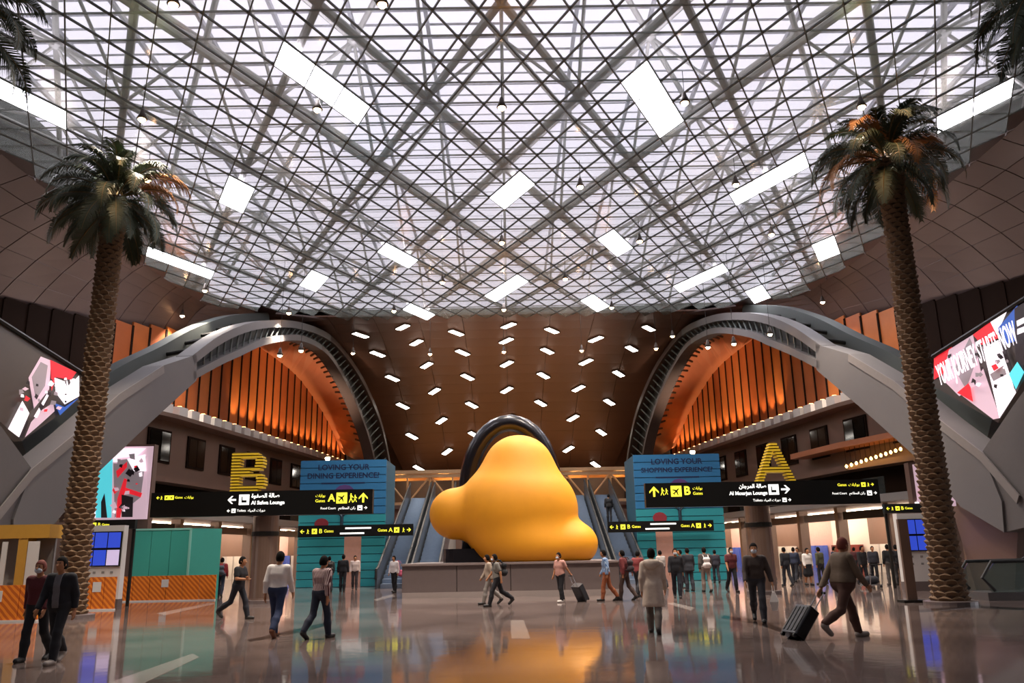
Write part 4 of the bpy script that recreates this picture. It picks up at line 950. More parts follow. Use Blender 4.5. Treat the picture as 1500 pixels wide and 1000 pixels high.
def hoarding(px0, px1, y, h, n, label):
    x0, x1 = aty(px0, 860, y)[0], aty(px1, 860, y)[0]
    T = thing('hoarding', label, 'hoarding', ((x0 + x1) / 2, y, 0))
    for k in range(n):
        obj('board', MB().box(x0 + (x1 - x0) * k / n + 0.012, x0 + (x1 - x0) * (k + 1) / n - 0.012, y, y + 0.06, 0.03, h), M_orange, T)
    obj('foot_rail', MB().box(x0, x1, y - 0.04, y + 0.1, 0, 0.05), M_white, T); obj('notice', MB().box((x0 + x1) / 2 - 0.2, (x0 + x1) / 2 + 0.1, y - 0.012, y, h * 0.55, h * 0.85), M_white, T)
hoarding(170, 316, 36.9, 1.05, 6, 'long low orange patterned hoarding in front of the teal cubicle')
hoarding(118, 170, 31.0, 1.15, 3, 'short orange patterned hoarding under the flight screens')
hoarding(-60, 60, 25.9, 1.05, 4, 'orange patterned hoarding in front of the ochre kiosk')
y = 27.2; ax, bx = aty(-60, 770, y)[0], aty(80, 770, y)[0]
T = thing('kiosk', 'ochre framed kiosk with grey panels and white posters behind orange hoarding', 'kiosk', ((ax + bx) / 2, y, 0)); bx = min(bx, -14.75)
zt = aty(40, 768, y)[2]; zb = aty(40, 788, y)[2]
obj('fascia', MB().box(ax, bx, y, y + 0.9, zb, zt), M_yellow, T)
xs2 = [aty(p, 830, y)[0] for p in (-55, 22, 68)]
for x in xs2[:2]: obj('post', MB().box(x, x + 0.3, y + 0.02, y + 0.6, 0, zb), M_yellow, T)
obj('grey_panel', MB().box(ax + 0.1, bx - 0.05, y + 0.5, y + 0.6, 0, zb), M_grey, T)
for p, q in ((0, 8), (38, 55)): obj('poster', MB().box(aty(p, 830, y)[0], aty(q, 830, y)[0], y - 0.03, y, 0.9, zb - 0.1), M_white, T)
def flight_board(px0, px1, py0, py1, y, label, tilt=0.0):
    a, b = aty(px0, py0, y), aty(px1, py1, y); x0, x1 = a[0], b[0]; zt, zb = a[2], b[2]; w = x1 - x0
    T = thing('flight_board', label, 'flight board', ((x0 + x1) / 2, y, 0))
    obj('cabinet', MB().box(x0, x1, y, y + 0.35, 0.0, zt), M_white, T); obj('screen_bezel', MB().box(x0 + 0.03, x1 - 0.03, y - 0.05, y, zb, zt - 0.22), M_black, T)
    hh = (zt - 0.22 - zb)
    for r in range(2):
        for c in range(3):
            obj('screen', MB().box(x0 + 0.06 + (w - 0.12) * c / 3 + 0.02, x0 + 0.06 + (w - 0.12) * (c + 1) / 3 - 0.02, y - 0.062, y - 0.05, zb + hh * r / 2 + 0.04, zb + hh * (r + 1) / 2 - 0.04), M_lilac if (px0 < 700 and r == 0 and c == 2) else M_screen, T)
    for k in range(4):
        for r in range(2): obj('brand_dot', MB().lathe([(0.05, 0), (0.05, 0.01)], 10).mesh and MB().box(x0 + w * (0.2 + 0.2 * k) - 0.05, x0 + w * (0.2 + 0.2 * k) + 0.05, y - 0.012, y, zb - 0.25 - 0.28 * r, zb - 0.17 - 0.28 * r), M_grey, T)
    obj('kick_panel', MB().box(x0 - 0.01, x1 + 0.01, y - 0.02, y + 0.37, 0, 0.35), M_plinth, T)
    return x0, x1, zt
flight_board(120, 177, 770, 829, 31.6, 'white flight board of blue screens above the short orange hoarding')
flight_board(1313, 1392, 752, 806, 34.0, 'white flight board of blue screens behind the palm with bronze fronds')
small_sign(120, 197, 762, 774, 33.2, 'small black gate sign on posts beside the poster wall')
small_sign(1295, 1372, 738, 750, 36.0, 'small black gate sign on posts above the flight board near the bronze palm')
T = thing('totem_panel', 'slim tall brown totem panel with black foot beside the bronze palm', 'totem', (12.55, 27.0, 0))
obj('panel', MB().box(12.42, 12.72, 27.0, 27.12, 0.08, 2.55), M_col, T); obj('foot', MB().box(12.2, 12.9, 26.8, 27.3, 0, 0.08), M_void, T)
def poster_wall(pts, y, shapes, label):
    xs3 = [aty(*p, y) for p in pts]; x0, x1 = min(p[0] for p in xs3), max(p[0] for p in xs3); z0, z1 = min(p[2] for p in xs3), max(p[2] for p in xs3)
    T = thing('poster_wall', label, 'poster', ((x0 + x1) / 2, y, 0))
    obj('support_wall', MB().box(x0 - 0.2, x1 + 0.05, y + 0.05, y + 0.5, 0, z1 + 0.1), M_brown, T); obj('screen_panel', MB().box(x0, x1, y, y + 0.05, z0, z1), R_pink, T)
    for k, (pp, mm) in enumerate(shapes): obj('picture_field', MB().prism([tuple(aty(*p, y - 0.01 - 0.012 * k)) for p in pp], (0, 0.01, 0)), mm, T)
    rs = random.Random(4); ys4 = y - 0.02 - 0.012 * len(shapes)
    for k in range(24):
        c = (rs.uniform(pts[0][0] + 42 if pts[0][0] < 700 else pts[0][0] + 8, pts[1][0] - 8), rs.uniform(pts[0][1] + 10, pts[1][1] - 8)); r0 = rs.uniform(2, 6); a0 = rs.uniform(0, 6.28)
        obj('picture_shard', MB().prism([tuple(aty(c[0] + r0 * rs.uniform(.5, 1.3) * math.cos(a0 + q * 1.57), c[1] + r0 * rs.uniform(.5, 1.3) * math.sin(a0 + q * 1.57), ys4 - 0.006 * (k % 4))) for q in range(4)], (0, 0.005, 0)), rs.choice([R_wht, R_grey, R_dk, R_pink, R_red, R_pink]), T)
poster_wall([(122, 655), (215, 760)], 40.5, [([(122, 656), (214, 656), (214, 758), (122, 758)], R_pink), ([(140, 680), (165, 672), (163, 758), (140, 758)], R_teal), ([(122, 690), (140, 690), (140, 758), (122, 758)], R_wht),
            ([(166, 675), (214, 668), (206, 728), (168, 758)], R_grey), ([(170, 690), (186, 676), (186, 684), (172, 700)], R_red), ([(178, 712), (208, 722), (206, 728), (180, 720)], R_red), ([(186, 672), (213, 665), (214, 690), (196, 690)], R_wht),
            ([(172, 730), (182, 700), (186, 702), (176, 758), (170, 758)], R_red), ([(178, 724), (195, 728), (194, 757), (178, 757)], R_dk), ([(148, 735), (153, 722), (157, 758), (148, 758)], R_dk), ([(122, 656), (214, 656), (200, 668), (140, 674)], R_wht)],
            'pink and turquoise picture screen wall behind the palm with the green crown')
poster_wall([(1337, 680), (1402, 748)], 40.5, [([(1346, 722), (1356, 682), (1362, 684), (1352, 724)], R_wht), ([(1356, 700), (1380, 690), (1378, 720), (1358, 730)], R_grey), ([(1340, 735), (1366, 730), (1366, 745), (1340, 745)], R_wht)],
            'pale pink picture screen wall behind the palm with bronze fronds')
# uplights: roof lamps of the banner boxes, added fills for soffit and side ceiling
for x in (-10.9, 11.1):
    L = bpy.data.lights.new('vault_flood', 'SPOT'); L.energy = 5200; L.color = (1.0, 0.62, 0.42); L.spot_size = math.radians(58); L.spot_blend = 1.0; L.shadow_soft_size = 0.3
    o = bpy.data.objects.new('vault_flood', L); C.objects.link(o); o.location = (x, 50.8, 8.0); o.rotation_euler = (Vector((x * 0.1, 64, 18)) - o.location).to_track_quat('-Z', 'Y').to_euler()
for side in (-1, 1):
    L = bpy.data.lights.new('added_soffit_fill', 'SPOT'); L.energy = 3600; L.color = (1.0, 0.72, 0.54); L.spot_size = math.radians(75); L.spot_blend = 0.9; L.shadow_soft_size = 0.3  # added lamp without a fixture, brightens the copper soffit
    o = bpy.data.objects.new('added_soffit_fill', L); C.objects.link(o); o.location = (side * 14.5, 66, 7.3); o.rotation_euler = (Vector((side * 16.2, 68, 15)) - o.location).to_track_quat('-Z', 'Y').to_euler()
    for y in (40, 46, 52):
        p = wpt(s_of_y(y), 2.0, side); L = bpy.data.lights.new('added_ceiling_fill', 'AREA'); L.shape = 'RECTANGLE'; L.size = 5; L.size_y = 0.4; L.energy = 60; L.color = (1, 0.86, 0.78)  # added unseen lamps, brighten the taupe side ceiling
        o = bpy.data.objects.new('added_ceiling_fill', L); C.objects.link(o); o.location = (p[0], p[1], 11.4); o.rotation_euler = (Vector((side * 21, y, 20)) - o.location).to_track_quat('-Z', 'Y').to_euler()

# ================================================================ PEOPLE
M_skin = [mat('skin_light_brown', 'a9744f', 0.6, var=0.05), mat('skin_brown', '7d5036', 0.6, var=0.05), mat('skin_tan', 'c08f6c', 0.6, var=0.05)]
M_hair = mat('black_hair', '0d0907', 0.85, var=0.2, scale=30, spec=0.15); M_hair2 = mat('reddish_brown_head_cover', '6e2f22', 0.8, var=0.15, scale=20)
M_mask = mat('pale_face_mask', 'c9d2da', 0.8, var=0.03); M_eye = mat('dark_eye', '0a0706', 0.2, var=0)
def cl(c, n=None): return mat('cloth_' + c, c, 0.85, var=0.16, scale=14, bump=0.25)
def V3(*a): return np.array(a, float)
def person(label, px, py, face, h=1.74, top='333333', long=True, bottom='1d2230', shoes='1a1614', walk=0.5, hair=M_hair, skin=0, mask=False, near=False, coat=0.0, shirt=None,
           arms=None, fat=0.0, topmat=None, skirt=0.0, pos=None, hood=False, vest=None, group=None, phase=1):
    p0 = atz(px, py, 0) if pos is None else np.array(pos)
    h_ = 0.0125 if near else 0.022
    s = h / 1.75
    T = thing('person', label, 'person', (p0[0], p0[1], p0[2] if pos is not None else 0), math.radians(face), group)
    a = 0.42 * walk * phase
    hipz = 0.93
    def leg(sd, ang, bend):
        hp = V3(sd * 0.095, 0, hipz); kn = hp + 0.44 * V3(0, math.sin(ang), -math.cos(ang)); b = ang - bend; an = kn + 0.42 * V3(0, math.sin(b), -math.cos(b)); return hp, kn, an, b
    legs = [leg(-1, a + 0.05 * walk, 0.10 + (0.15 if a > 0 else 0.55) * walk), leg(1, -a + 0.05 * walk, 0.10 + (0.15 if a < 0 else 0.55) * walk)]
    dz = 0.085 - min(l[2][2] + (0.0 if abs(l[3]) < 0.4 else -0.02) for l in legs)
    up_ = V3(0, 0, dz)
    legs = [tuple(q + up_ for q in l[:3]) + (l[3],) for l in legs]
    lean = V3(0, 0.02 + 0.03 * walk, 0)
    def tz(z, x=0, y=0): return V3(x, y, z + dz) + lean * (z - 0.9) / 0.5
    wf = 1 + fat
    torso = [cone(tz(.97, -.075 * wf), tz(.97, .075 * wf), .112 * wf, k=.02), cone(tz(1.10, -.06 * wf, .01), tz(1.10, .06 * wf, .01), .105 * wf, k=.08), cone(tz(1.27, -.085, .0), tz(1.27, .085, .0), .112, k=.08), cone(tz(1.40, -.145, -.01), tz(1.40, .145, -.01), .068, k=.08)]
    neck = [cone(tz(1.40, 0, -.01), tz(1.52, 0, .015), .062, .054, k=.04)]
    hc = tz(1.63, 0, .03)
    head = [ell(hc, (.076, .096, .112), .02), cone(hc + V3(0, .045, -.075), hc + V3(0, .03, -.04), .045, .06, k=.03), cone(hc + V3(0, .09, .0), hc + V3(0, .112, -.03), .010, .017, k=.012), ell(hc + V3(.078, -.005, -.01), (.012, .024, .034), .008), ell(hc + V3(-.078, -.005, -.01), (.012, .024, .034), .008)]
    A = []
    for sd in (-1, 1):
        sh = tz(1.405, sd * .185, -.01); key = 'l' if sd < 0 else 'r'
        if arms and key in arms:
            el = tz(*[arms[key][0][i] for i in (2, 0, 1)]); wr = tz(*[arms[key][1][i] for i in (2, 0, 1)])
        else:
            sw = -a * 0.9 if sd < 0 else a * 0.9
            el = sh + 0.29 * V3(sd * .16, math.sin(sw) - 0.02, -math.cos(sw)); el[2] = max(el[2], 0); f2 = sw + 0.28; wr = el + 0.25 * V3(sd * .03, math.sin(f2), -math.cos(f2))
        A.append((sh, el, wr, sd))
    armp = []; hands = []
    for sh, el, wr, sd in A:
        armp.append([cone(sh, el, .056, .044, k=.03), cone(el, wr, .043, .030, k=.02)])
        d = wr - el; d /= np.linalg.norm(d); pc = wr + d * .055; side = np.cross(d, V3(0, 1, 0)); 
        if np.linalg.norm(side) < .2: side = V3(1, 0, 0)
        side /= np.linalg.norm(side); fwd = np.cross(side, d); spread = fwd        # palm width runs fore and aft
        hands += [cone(wr + d * .03 - spread * .018, pc + d * .03 - spread * .022, .021, .019, k=.015), cone(wr + d * .03 + spread * .018, pc + d * .03 + spread * .022, .021, .019, k=.015)]
        if near:
            for q, ln in ((-.034, .058), (-.012, .072), (.011, .076), (.033, .066)):
                r0 = pc + d * .04 + spread * q; m0 = r0 + d * ln * .55 - side * sd * .006; hands += [cone(r0, m0, .0095, .0092, k=.006), cone(m0, m0 + d * ln * .5 - side * sd * .02, .0092, .008, k=.004)]
            t0 = wr + d * .035 + spread * .034; hands += [cone(t0, t0 + d * .035 + spread * .026, .0125, .0105, k=.008), cone(t0 + d * .035 + spread * .026, t0 + d * .068 + spread * .03, .0105, .0085, k=.004)]
    legp = []; footp = []
    for hp, kn, an, b in legs:
        legp += [cone(hp + V3(0, 0, .03), kn, .088 * (1 + fat * .8), .058, k=.04), cone(kn, kn * .55 + an * .45 - V3(0, .012, 0), .056, .058, k=.03), cone(kn * .55 + an * .45 - V3(0, .012, 0), an, .056, .038, k=.03)]
        tilt = max(-0.9, min(0.5, b if abs(b) > 0.3 else 0)); ft = V3(0, math.cos(tilt) * .19, math.sin(tilt) * .19)
        footp += [cone(an - V3(0, .03, .045), an - V3(0, 0, .045) + ft * .9, .040, .036, k=.03), cone(an - V3(0, 0, .0), an - V3(0, -.02, .03), .042, .042, k=.03)]
    def scale(ps):
        out = []
        for p in ps:
            q = dict(p)
            if p['t'] == 'cone': q.update(a=p['a'] * s, b=p['b'] * s, ra=p['ra'] * s, rb=p['rb'] * s)
            else: q.update(c=p['c'] * s, r=p['r'] * s)
            q['lo'] = p['lo'] * s; q['hi'] = p['hi'] * s; q['k'] = p['k'] * s; out.append(q)
        return out
    def part(name, ps, mt, cuts=()):
        return link(name, sdf_mesh(name, scale(ps), h_, cuts), mt, T, world=False)
    part('body', torso + neck + head + [q for pr2 in armp for q in pr2] + hands + legp + [infl(f, -.006) for f in footp], M_skin[skin])
    tm = topmat or cl(top); add = .016 if near else .02
    hem = (0.90 - coat) * s + dz * s
    tp = [infl(q, add) for q in torso]
    if coat > 0: tp += [cone(tz(.95, -.06), tz(.95 - coat, -.07), .15, .17, k=.05), cone(tz(.95, .06), tz(.95 - coat, .07), .15, .17, k=.05)]
    slv = []
    for pr2, (sh, el, wr, sd) in zip(armp, A):
        if long: slv += [infl(pr2[0], add + .006), infl(cone(el, wr - (wr - el) * .06, .045, .036, k=.02), add)]
        else: slv += [infl(cone(sh, sh * .35 + el * .65, .058, .052, k=.03), add)]
    hz = hem; part('jacket' if coat or shirt else 'shirt', tp + slv, tm, [lambda X, Y, Z: (hz - Z) + 0 * X + 0 * Y])
    if shirt:       # open front showing the shirt
        part('shirt_front', [infl(q, add + .008) for q in torso], cl(shirt), [lambda X, Y, Z: (np.abs(X) - .062 * s) + 0 * Y + 0 * Z, lambda X, Y, Z: (.03 * s - Y) + 0 * X + 0 * Z, lambda X, Y, Z: (hz + .01 - Z) + 0 * X + 0 * Y])
    if vest: part('vest', [infl(q, add + .014) for q in torso], cl(vest), [lambda X, Y, Z: (.98 * s + dz * s - Z) + 0 * X + 0 * Y])
    if hood: part('hood', [cone(tz(1.44, -.12, -.10), tz(1.44, .12, -.10), .07, k=.05), ell(tz(1.40, 0, -.13), (.13, .08, .11), .05), cone(tz(1.47, -.1, .03), tz(1.47, .1, .03), .05, k=.05)], tm)
    pt = [infl(torso[0], .02)] + [infl(q, .014 + .006 * (i % 3)) for i, q in enumerate(legp)]
    wz = (1.03 + dz) * s
    if skirt > 0: pt = [infl(torso[0], .02), cone(tz(.92, -.05), tz(.92 - skirt, -.09), .13, .17, k=.06), cone(tz(.92, .05), tz(.92 - skirt, .09), .13, .17, k=.06)]
    part('skirt' if skirt > 0 else 'trousers', pt, cl(bottom), [lambda X, Y, Z: (Z - wz) + 0 * X + 0 * Y])
    for i in (0, 2): part('shoe', [infl(q, .012) for q in footp[i:i + 2]], mat('shoe_' + shoes, shoes, 0.6, var=0.1))
    hcs = hc * s
    hr = [ell(hc + V3(0, -.012, .014), (.089, .104, .118), .02), ell(hc + V3(0, -.05, -.03), (.078, .07, .09), .03)]
    part('hair', hr, hair, [lambda X, Y, Z: np.minimum((Y - hcs[1] - .045 * s), -(Z - hcs[2] - .045 * s)) + 0 * X, lambda X, Y, Z: (hcs[2] - .085 * s - Z) + 0 * X + 0 * Y])
    if mask: part('face_mask', [ell(hc + V3(0, .05, -.055), (.066, .068, .058), .02)], M_mask, [lambda X, Y, Z: (hcs[1] + .02 * s - Y) + 0 * X + 0 * Z])
    if near:
        for sd in (-1, 1):
            mb = MB(); c = (hc + V3(sd * .031, .088, .018)) * s; mb.lathe([(.002, -.008), (.011, -.004), (.011, .004), (.002, .008)], 8, tuple(c)); obj('eye', mb, M_eye, T, world=False)
    return T, p0, s, [q[2] * s for q in A], dz
def to_world(T, v): return Matrix.Translation(T.location) @ Matrix.Rotation(T.rotation_euler[2], 4, 'Z') @ Vector(v)

person('man in open black jacket and grey shirt walking past the orange hoarding', 78, 972, 176, 1.80, '14141a', True, '1c1c20', '8a8078', 0.7, near=True, shirt='6d6a6c', skin=0, mask=False)
person('person in maroon top and white mask walking close behind the black jacket man', 47, 968, 178, 1.74, '5a1f24', True, '17171c', '22201e', 0.6, mask=True, near=True, hair=M_hair2, phase=-1)
person('person in dark top and jeans with a backpack standing by the teal cubicle', 254, 877, 40, 1.78, '1a1b20', True, '26365a', '151515', 0.15)
person('person in red shirt walking with a backpack beside the teal cubicle', 322, 874, 10, 1.76, '8e2a30', True, '1c2030', '1a1614', 0.5)
person('man in black short sleeved shirt and dark trousers striding near the stone column', 346, 907, 255, 1.80, '101116', False, '191b24', '2a2420', 1.0, near=True, arms={'l': ((-.24, .08, 1.16), (-.06, .2, 1.17)), 'r': ((.24, .06, 1.15), (.05, .21, 1.13))})
person('man in white shirt and navy jeans walking away from the viewer', 403, 933, -6, 1.86, 'd9d2cc', True, '1c2a4a', '6a3d22', 0.75, near=True)
person('person in maroon and white striped shirt and dark jeans walking', 467, 935, -28, 1.74, '5a2028', True, '1d2434', '1a1614', 0.7, near=True, topmat=stripe_mat('maroon_striped_cloth', '4a1620', 'c9b2ae', 9.0), phase=-1)
person('person in dark green jacket walking in front of the dining banner', 491, 862, 20, 1.74, '2a3230', True, '22252c', walk=0.5, pos=(-9.3, 44.0, 0))
person('person in black suit standing in front of the dining banner doorway', 512, 863, 0, 1.80, '121217', True, '121217', walk=0.15, pos=(-8.5, 43.5, 0))
person('person in pale shirt standing behind the black suited person', 521, 862, 190, 1.74, 'c9b8ae', True, '3a3436', walk=0.2, pos=(-8.35, 46.0, 0))
person('person in white top and black trousers standing at the end of the plinth', 579, 860, 150, 1.70, 'd8d2d0', True, '14151a', walk=0.2, pos=(-5.55, 41.0, 0))
person('person in grey shirt with a black backpack walking in front of the plinth', 729, 888, 100, 1.74, '6f6c66', False, '14141a', walk=1.0, mask=True)
person('person in light beige top following behind the grey shirted walker', 719, 884, 100, 1.70, '9a8a7a', True, '7a746e', walk=0.8, pos=(-0.75, 30.2, 0))
T13 = person('woman in pink top and dark trousers pulling a small black suitcase', 822, 882, 130, 1.70, 'b8877a', False, '15151a', 'c8c0b8', 0.3, arms={'l': ((-.23, -.12, 1.18), (-.26, -.28, .98))}, mask=True)
person('person in blue checked shirt and rust trousers walking by the plinth end', 890, 880, 80, 1.78, '4a6a94', True, '8a4c2c', walk=0.6, topmat=stripe_mat('blue_checked_cloth', '3f6090', '9ab0c8', 14.0))
person('person in maroon jacket with rust trousers in the crowd beside the blue checked shirt', 917, 879, 60, 1.76, '6a2828', True, '4a3a34', walk=0.6)
person('person in dark red top walking in the crowd behind the beige coat', 936, 874, -40, 1.72, '7a3030', True, '1d1d22', walk=0.5)
person('person in long hooded beige coat walking away from the viewer', 960, 927, -14, 1.76, 'c4b3a2', True, '6d655e', '3a3430', 0.5, near=True, coat=0.36, hood=True)
person('person in black jacket and dark jeans in front of the shopping banner', 993, 876, 170, 1.78, '16171d', True, '1b1f2a', walk=0.5, mask=True)
person('person in charcoal coat standing in front of the shopping banner doorway', 1011, 866, 10, 1.80, '22242b', True, '2e3038', walk=0.2, coat=0.1)
person('person in grey brown jacket with pale trousers and a white backpack', 1036, 867, 5, 1.82, '4a4440', True, '8a7d74', walk=0.4)
person('person in maroon and black top by the column with the lounge sign', 1074, 867, 190, 1.80, '5a2226', False, '18181e', walk=0.6, mask=True)
T21 = person('person in dark brown jacket carrying a white bag, walking past the column', 1113, 911, 165, 1.88, '3a302c', True, '2a2a30', '141414', 0.9, near=True, mask=True, arms={'l': ((-.28, -.02, 1.13), (-.33, .08, .9))})
person('person in black clothes behind the column, beside blue shop screens', 1154, 858, 20, 1.76, '17181f', True, '1a1c24', walk=0.4)
person('person in navy jacket walking behind the man with the suitcase', 1166, 853, -30, 1.76, '20283c', True, '1a1c24', walk=0.5)
person('woman in white blouse and black skirt by the bright shops', 1186, 857, 195, 1.70, 'ddd6cc', True, '111116', walk=0.2, skirt=0.38)
person('person in olive top standing among the crowd by the bright shops', 1205, 856, 30, 1.74, '4a4a34', True, '26262c', walk=0.3)
T24 = person('large man in brown vest and brown trousers pulling a black suitcase', 1243, 934, -72, 1.95, '6a5a48', True, '4a3026', '8a8078', 1.05, near=True, hair=M_hair2, fat=0.22, vest='5a4a3a', arms={'l': ((-.24, -.14, 1.12), (-.22, -.30, .86))})
person('person in dark clothes pushing a luggage trolley by the bright shops', 1267, 857, 200, 1.76, '1d1a1c', True, '1a1a20', walk=0.4)
person('person in black and white patterned top by the luggage trolley', 1283, 852, 170, 1.74, '33343c', True, '1a1a20', walk=0.3)
person('person in black top and grey trousers standing before the lit shop', 1307, 857, 0, 1.80, '101014', True, '55504c', walk=0.2)
person('person in black jacket standing close to another before the lit shop', 1319, 856, -10, 1.78, '15151a', True, '3a3838', walk=0.2)
person('person in black riding the escalator beside the shopping banner', 905, 740, 0, 1.76, '121216', True, '17181d', walk=0.1, pos=(6.5, 55.0, 3.61))
for i, (px, dd, c, b, lb) in enumerate(((1050, 46, '2a2a34', '1d1f28', 'person in dark grey top far back beside the shopping banner'), (1130, 47, '7a3a34', '22242c', 'person in brick red top far back near the column'), (1172, 50, '8a7a6a', '2a2a30', 'person in tan top far back by the shop counter'),
                                      (1225, 46, '243048', '1c1c22', 'person in navy top far back by the bright shop'), (1255, 50, '5a2a2a', '1c1c22', 'person in wine top far back by the bright shop'), (970, 41, 'a8a09a', '2c2c34', 'person in pale grey top in the crowd near the escalator'), (1000, 40, '3a2a28', '22222a', 'person in dark brown top in the crowd near the shopping banner'))):
    q = aty(px, 850, dd); person(lb, 0, 0, (i * 77) % 360, 1.70 + 0.02 * (i % 4), c, True, b, walk=0.4, pos=(q[0], dd, 0))

# ================================================================ BAGS AND LUGGAGE
M_bag = mat('black_luggage_shell', '0f0f12', 0.4, var=0.1); M_bagw = mat('white_carrier_bag', 'd5cfc8', 0.6, var=0.05)
def suitcase(pos, yaw, tilt, label, hand=None, sc=1.0):
    T = thing('suitcase', label, 'suitcase', tuple(pos), yaw); T.rotation_euler = (tilt, 0, yaw)
    obj('shell', MB().rbox(-.21 * sc, .21 * sc, -.12 * sc, .12 * sc, .06 * sc, .62 * sc, .05 * sc), M_bag, T, world=False)
    for k in range(4): obj('rib', MB().box((-.17 + .1 * k) * sc, (-.13 + .1 * k) * sc, -.13 * sc, -.115 * sc, .1 * sc, .58 * sc), M_rubber, T, world=False)
    for x in (-.16, .16):
        for y in (-.08, .08): obj('wheel', MB().tube([((x - .02) * sc, y * sc, .035 * sc), ((x + .02) * sc, y * sc, .035 * sc)], .035 * sc, 10), M_rubber, T, world=False)
    for x in (-.08, .08): obj('handle_rod', MB().tube([(x * sc, .07 * sc, .6 * sc), (x * sc, .07 * sc, 1.02 * sc)], .011 * sc, 6), M_chrome, T, world=False)
    obj('grip', MB().tube([(-.1 * sc, .07 * sc, 1.02 * sc), (.1 * sc, .07 * sc, 1.02 * sc)], .02 * sc, 8), M_rubber, T, world=False)
    return T
def pulled(TT, idx, label, back):
    T, p0, s, wr, dz = TT; w = to_world(T, wr[idx]); f = Matrix.Rotation(T.rotation_euler[2], 3, 'Z') @ Vector((0, 1, 0))
    hgt = w.z - 0.06; L = 1.03; sc = 1.0
    sc = math.hypot(hgt, back) / L; base = Vector((w.x, w.y, 0)) - f * back; tilt = math.atan2(back, hgt)
    suitcase((base.x, base.y, 0.01), T.rotation_euler[2], -tilt + 0.06, label, sc=sc)
pulled(T24, 0, 'black hard suitcase pulled by the large man in brown', 0.80)
pulled(T13, 0, 'small black suitcase pulled by the woman in pink', 0.62)
q = atz(302, 872, 0); suitcase((q[0], q[1], 0), 0.3, 0, 'upright black suitcase standing by the long orange hoarding', sc=0.95)
def carrier(TT, idx, label):
    T, p0, s, wr, dz = TT; w = to_world(T, wr[idx]); w = w + Matrix.Rotation(T.rotation_euler[2], 3, 'Z') @ Vector((-0.02, 0.03, 0)); z1 = w.z - 0.23
    B = thing('carrier_bag', label, 'bag', (w.x, w.y, z1 - .42), T.rotation_euler[2] + 1.5)
    obj('sack', MB().add([(-.17, -.06, 0), (.17, -.06, 0), (.17, .06, 0), (-.17, .06, 0), (-.2, -.1, .2), (.2, -.1, .2), (.2, .1, .2), (-.2, .1, .2), (-.15, -.03, .42), (.15, -.03, .42), (.15, .03, .42), (-.15, .03, .42)],
        [(3, 2, 1, 0), (0, 1, 5, 4), (1, 2, 6, 5), (2, 3, 7, 6), (3, 0, 4, 7), (4, 5, 9, 8), (5, 6, 10, 9), (6, 7, 11, 10), (7, 4, 8, 11), (8, 9, 10, 11)]), M_bagw, B, world=False)
    for y in (-.025, .025): obj('handle', MB().tube([(-.08, y, .41), (-.05, y, .52), (0, y, .56), (.05, y, .52), (.08, y, .41)], .008, 5), M_bagw, B, world=False)
carrier(T21, 0, 'white carrier bag held by the person in the dark brown jacket')
PACKS = {'standing by the teal cubicle': '121317', 'red shirt walking with a backpack': '4a4e58', 'black backpack walking': '101013', 'white backpack': 'cfc8c4', 'dark green jacket': '2a2420', 'maroon jacket with rust': '2a2226'}
for T in [o for o in C.objects if o.name.startswith('person')]:
    for kk, c in PACKS.items():
        if kk in T['label']:
            B = thing('backpack', {'121317': 'black backpack worn by the person beside the teal cubicle', '4a4e58': 'grey backpack worn by the person in red', '101013': 'black backpack worn by the grey shirted walker', 'cfc8c4': 'white backpack worn by the person in grey brown',
                      '2a2420': 'brown backpack worn by the person in dark green', '2a2226': 'dark backpack worn by the person in the maroon jacket'}[c], 'backpack', tuple(to_world(T, (0, -0.2, 0.98))), T.rotation_euler[2])
            mb = MB(); me = sdf_mesh('sack', [cone((-.07, -.03, .1), (.07, -.03, .1), .11, k=.0), cone((-.06, -.03, .34), (.06, -.03, .34), .095, k=.12), cone((-.05, -.1, .14), (.05, -.1, .14), .06, k=.04)], .022)
            link('sack', me, cl(c), B, world=False)
            for sd in (-1, 1): obj('strap', MB().tube([(sd * .1, .03, .42), (sd * .105, .10, .51), (sd * .11, .2, .535), (sd * .115, .30, .47), (sd * .115, .35, .36), (sd * .12, .345, .22), (sd * .16, .29, .11), (sd * .195, .18, .07), (sd * .15, .05, .06), (sd * .1, 0, .08)], .018, 5), cl(c), B, world=False)
o = T13
B = thing('shoulder_bag', 'pink shoulder bag on the person in white by the plinth', 'bag', (-5.55 + .375, 41.0 - .216, 0.72), math.radians(60))
link('sack', sdf_mesh('sack', [cone((-.09, 0, .12), (.09, 0, .12), .1, k=0), cone((-.07, 0, .26), (.07, 0, .26), .07, k=.06)], .022), cl('b0506a'), B, world=False)
obj('strap', MB().tube([(-.12, 0, .28), (-.10, .06, .5), (-.06, .13, .7), (-.03, .24, .765), (.03, .24, .765), (.06, .13, .7), (.10, .06, .5), (.12, 0, .28)], .012, 5), cl('b0506a'), B, world=False)
q = atz(1278, 861, 0)
T = thing('luggage_trolley', 'steel luggage trolley loaded with dark bags by the bright shops', 'trolley', (q[0], q[1], 0), 0.2)
for x in (-.28, .28): obj('side_frame', MB().tube([(x, .45, .12), (x, -.3, .12), (x, -.42, .98)], .022, 6), M_chrome, T, world=False)
obj('push_bar', MB().tube([(-.3, -.42, .98), (.3, -.42, .98)], .028, 6), M_rubber, T, world=False); obj('deck', MB().box(-.28, .28, -.3, .45, .12, .16), M_chrome, T, world=False)
for x, y in ((-.25, -.28), (.25, -.28), (0, .4)): obj('wheel', MB().tube([(x - .025, y, .06), (x + .025, y, .06)], .06, 10), M_rubber, T, world=False)
B = thing('travel_bag', 'dark travel bag lying on the luggage trolley', 'bag', (q[0], q[1], 0.16), 0.2)
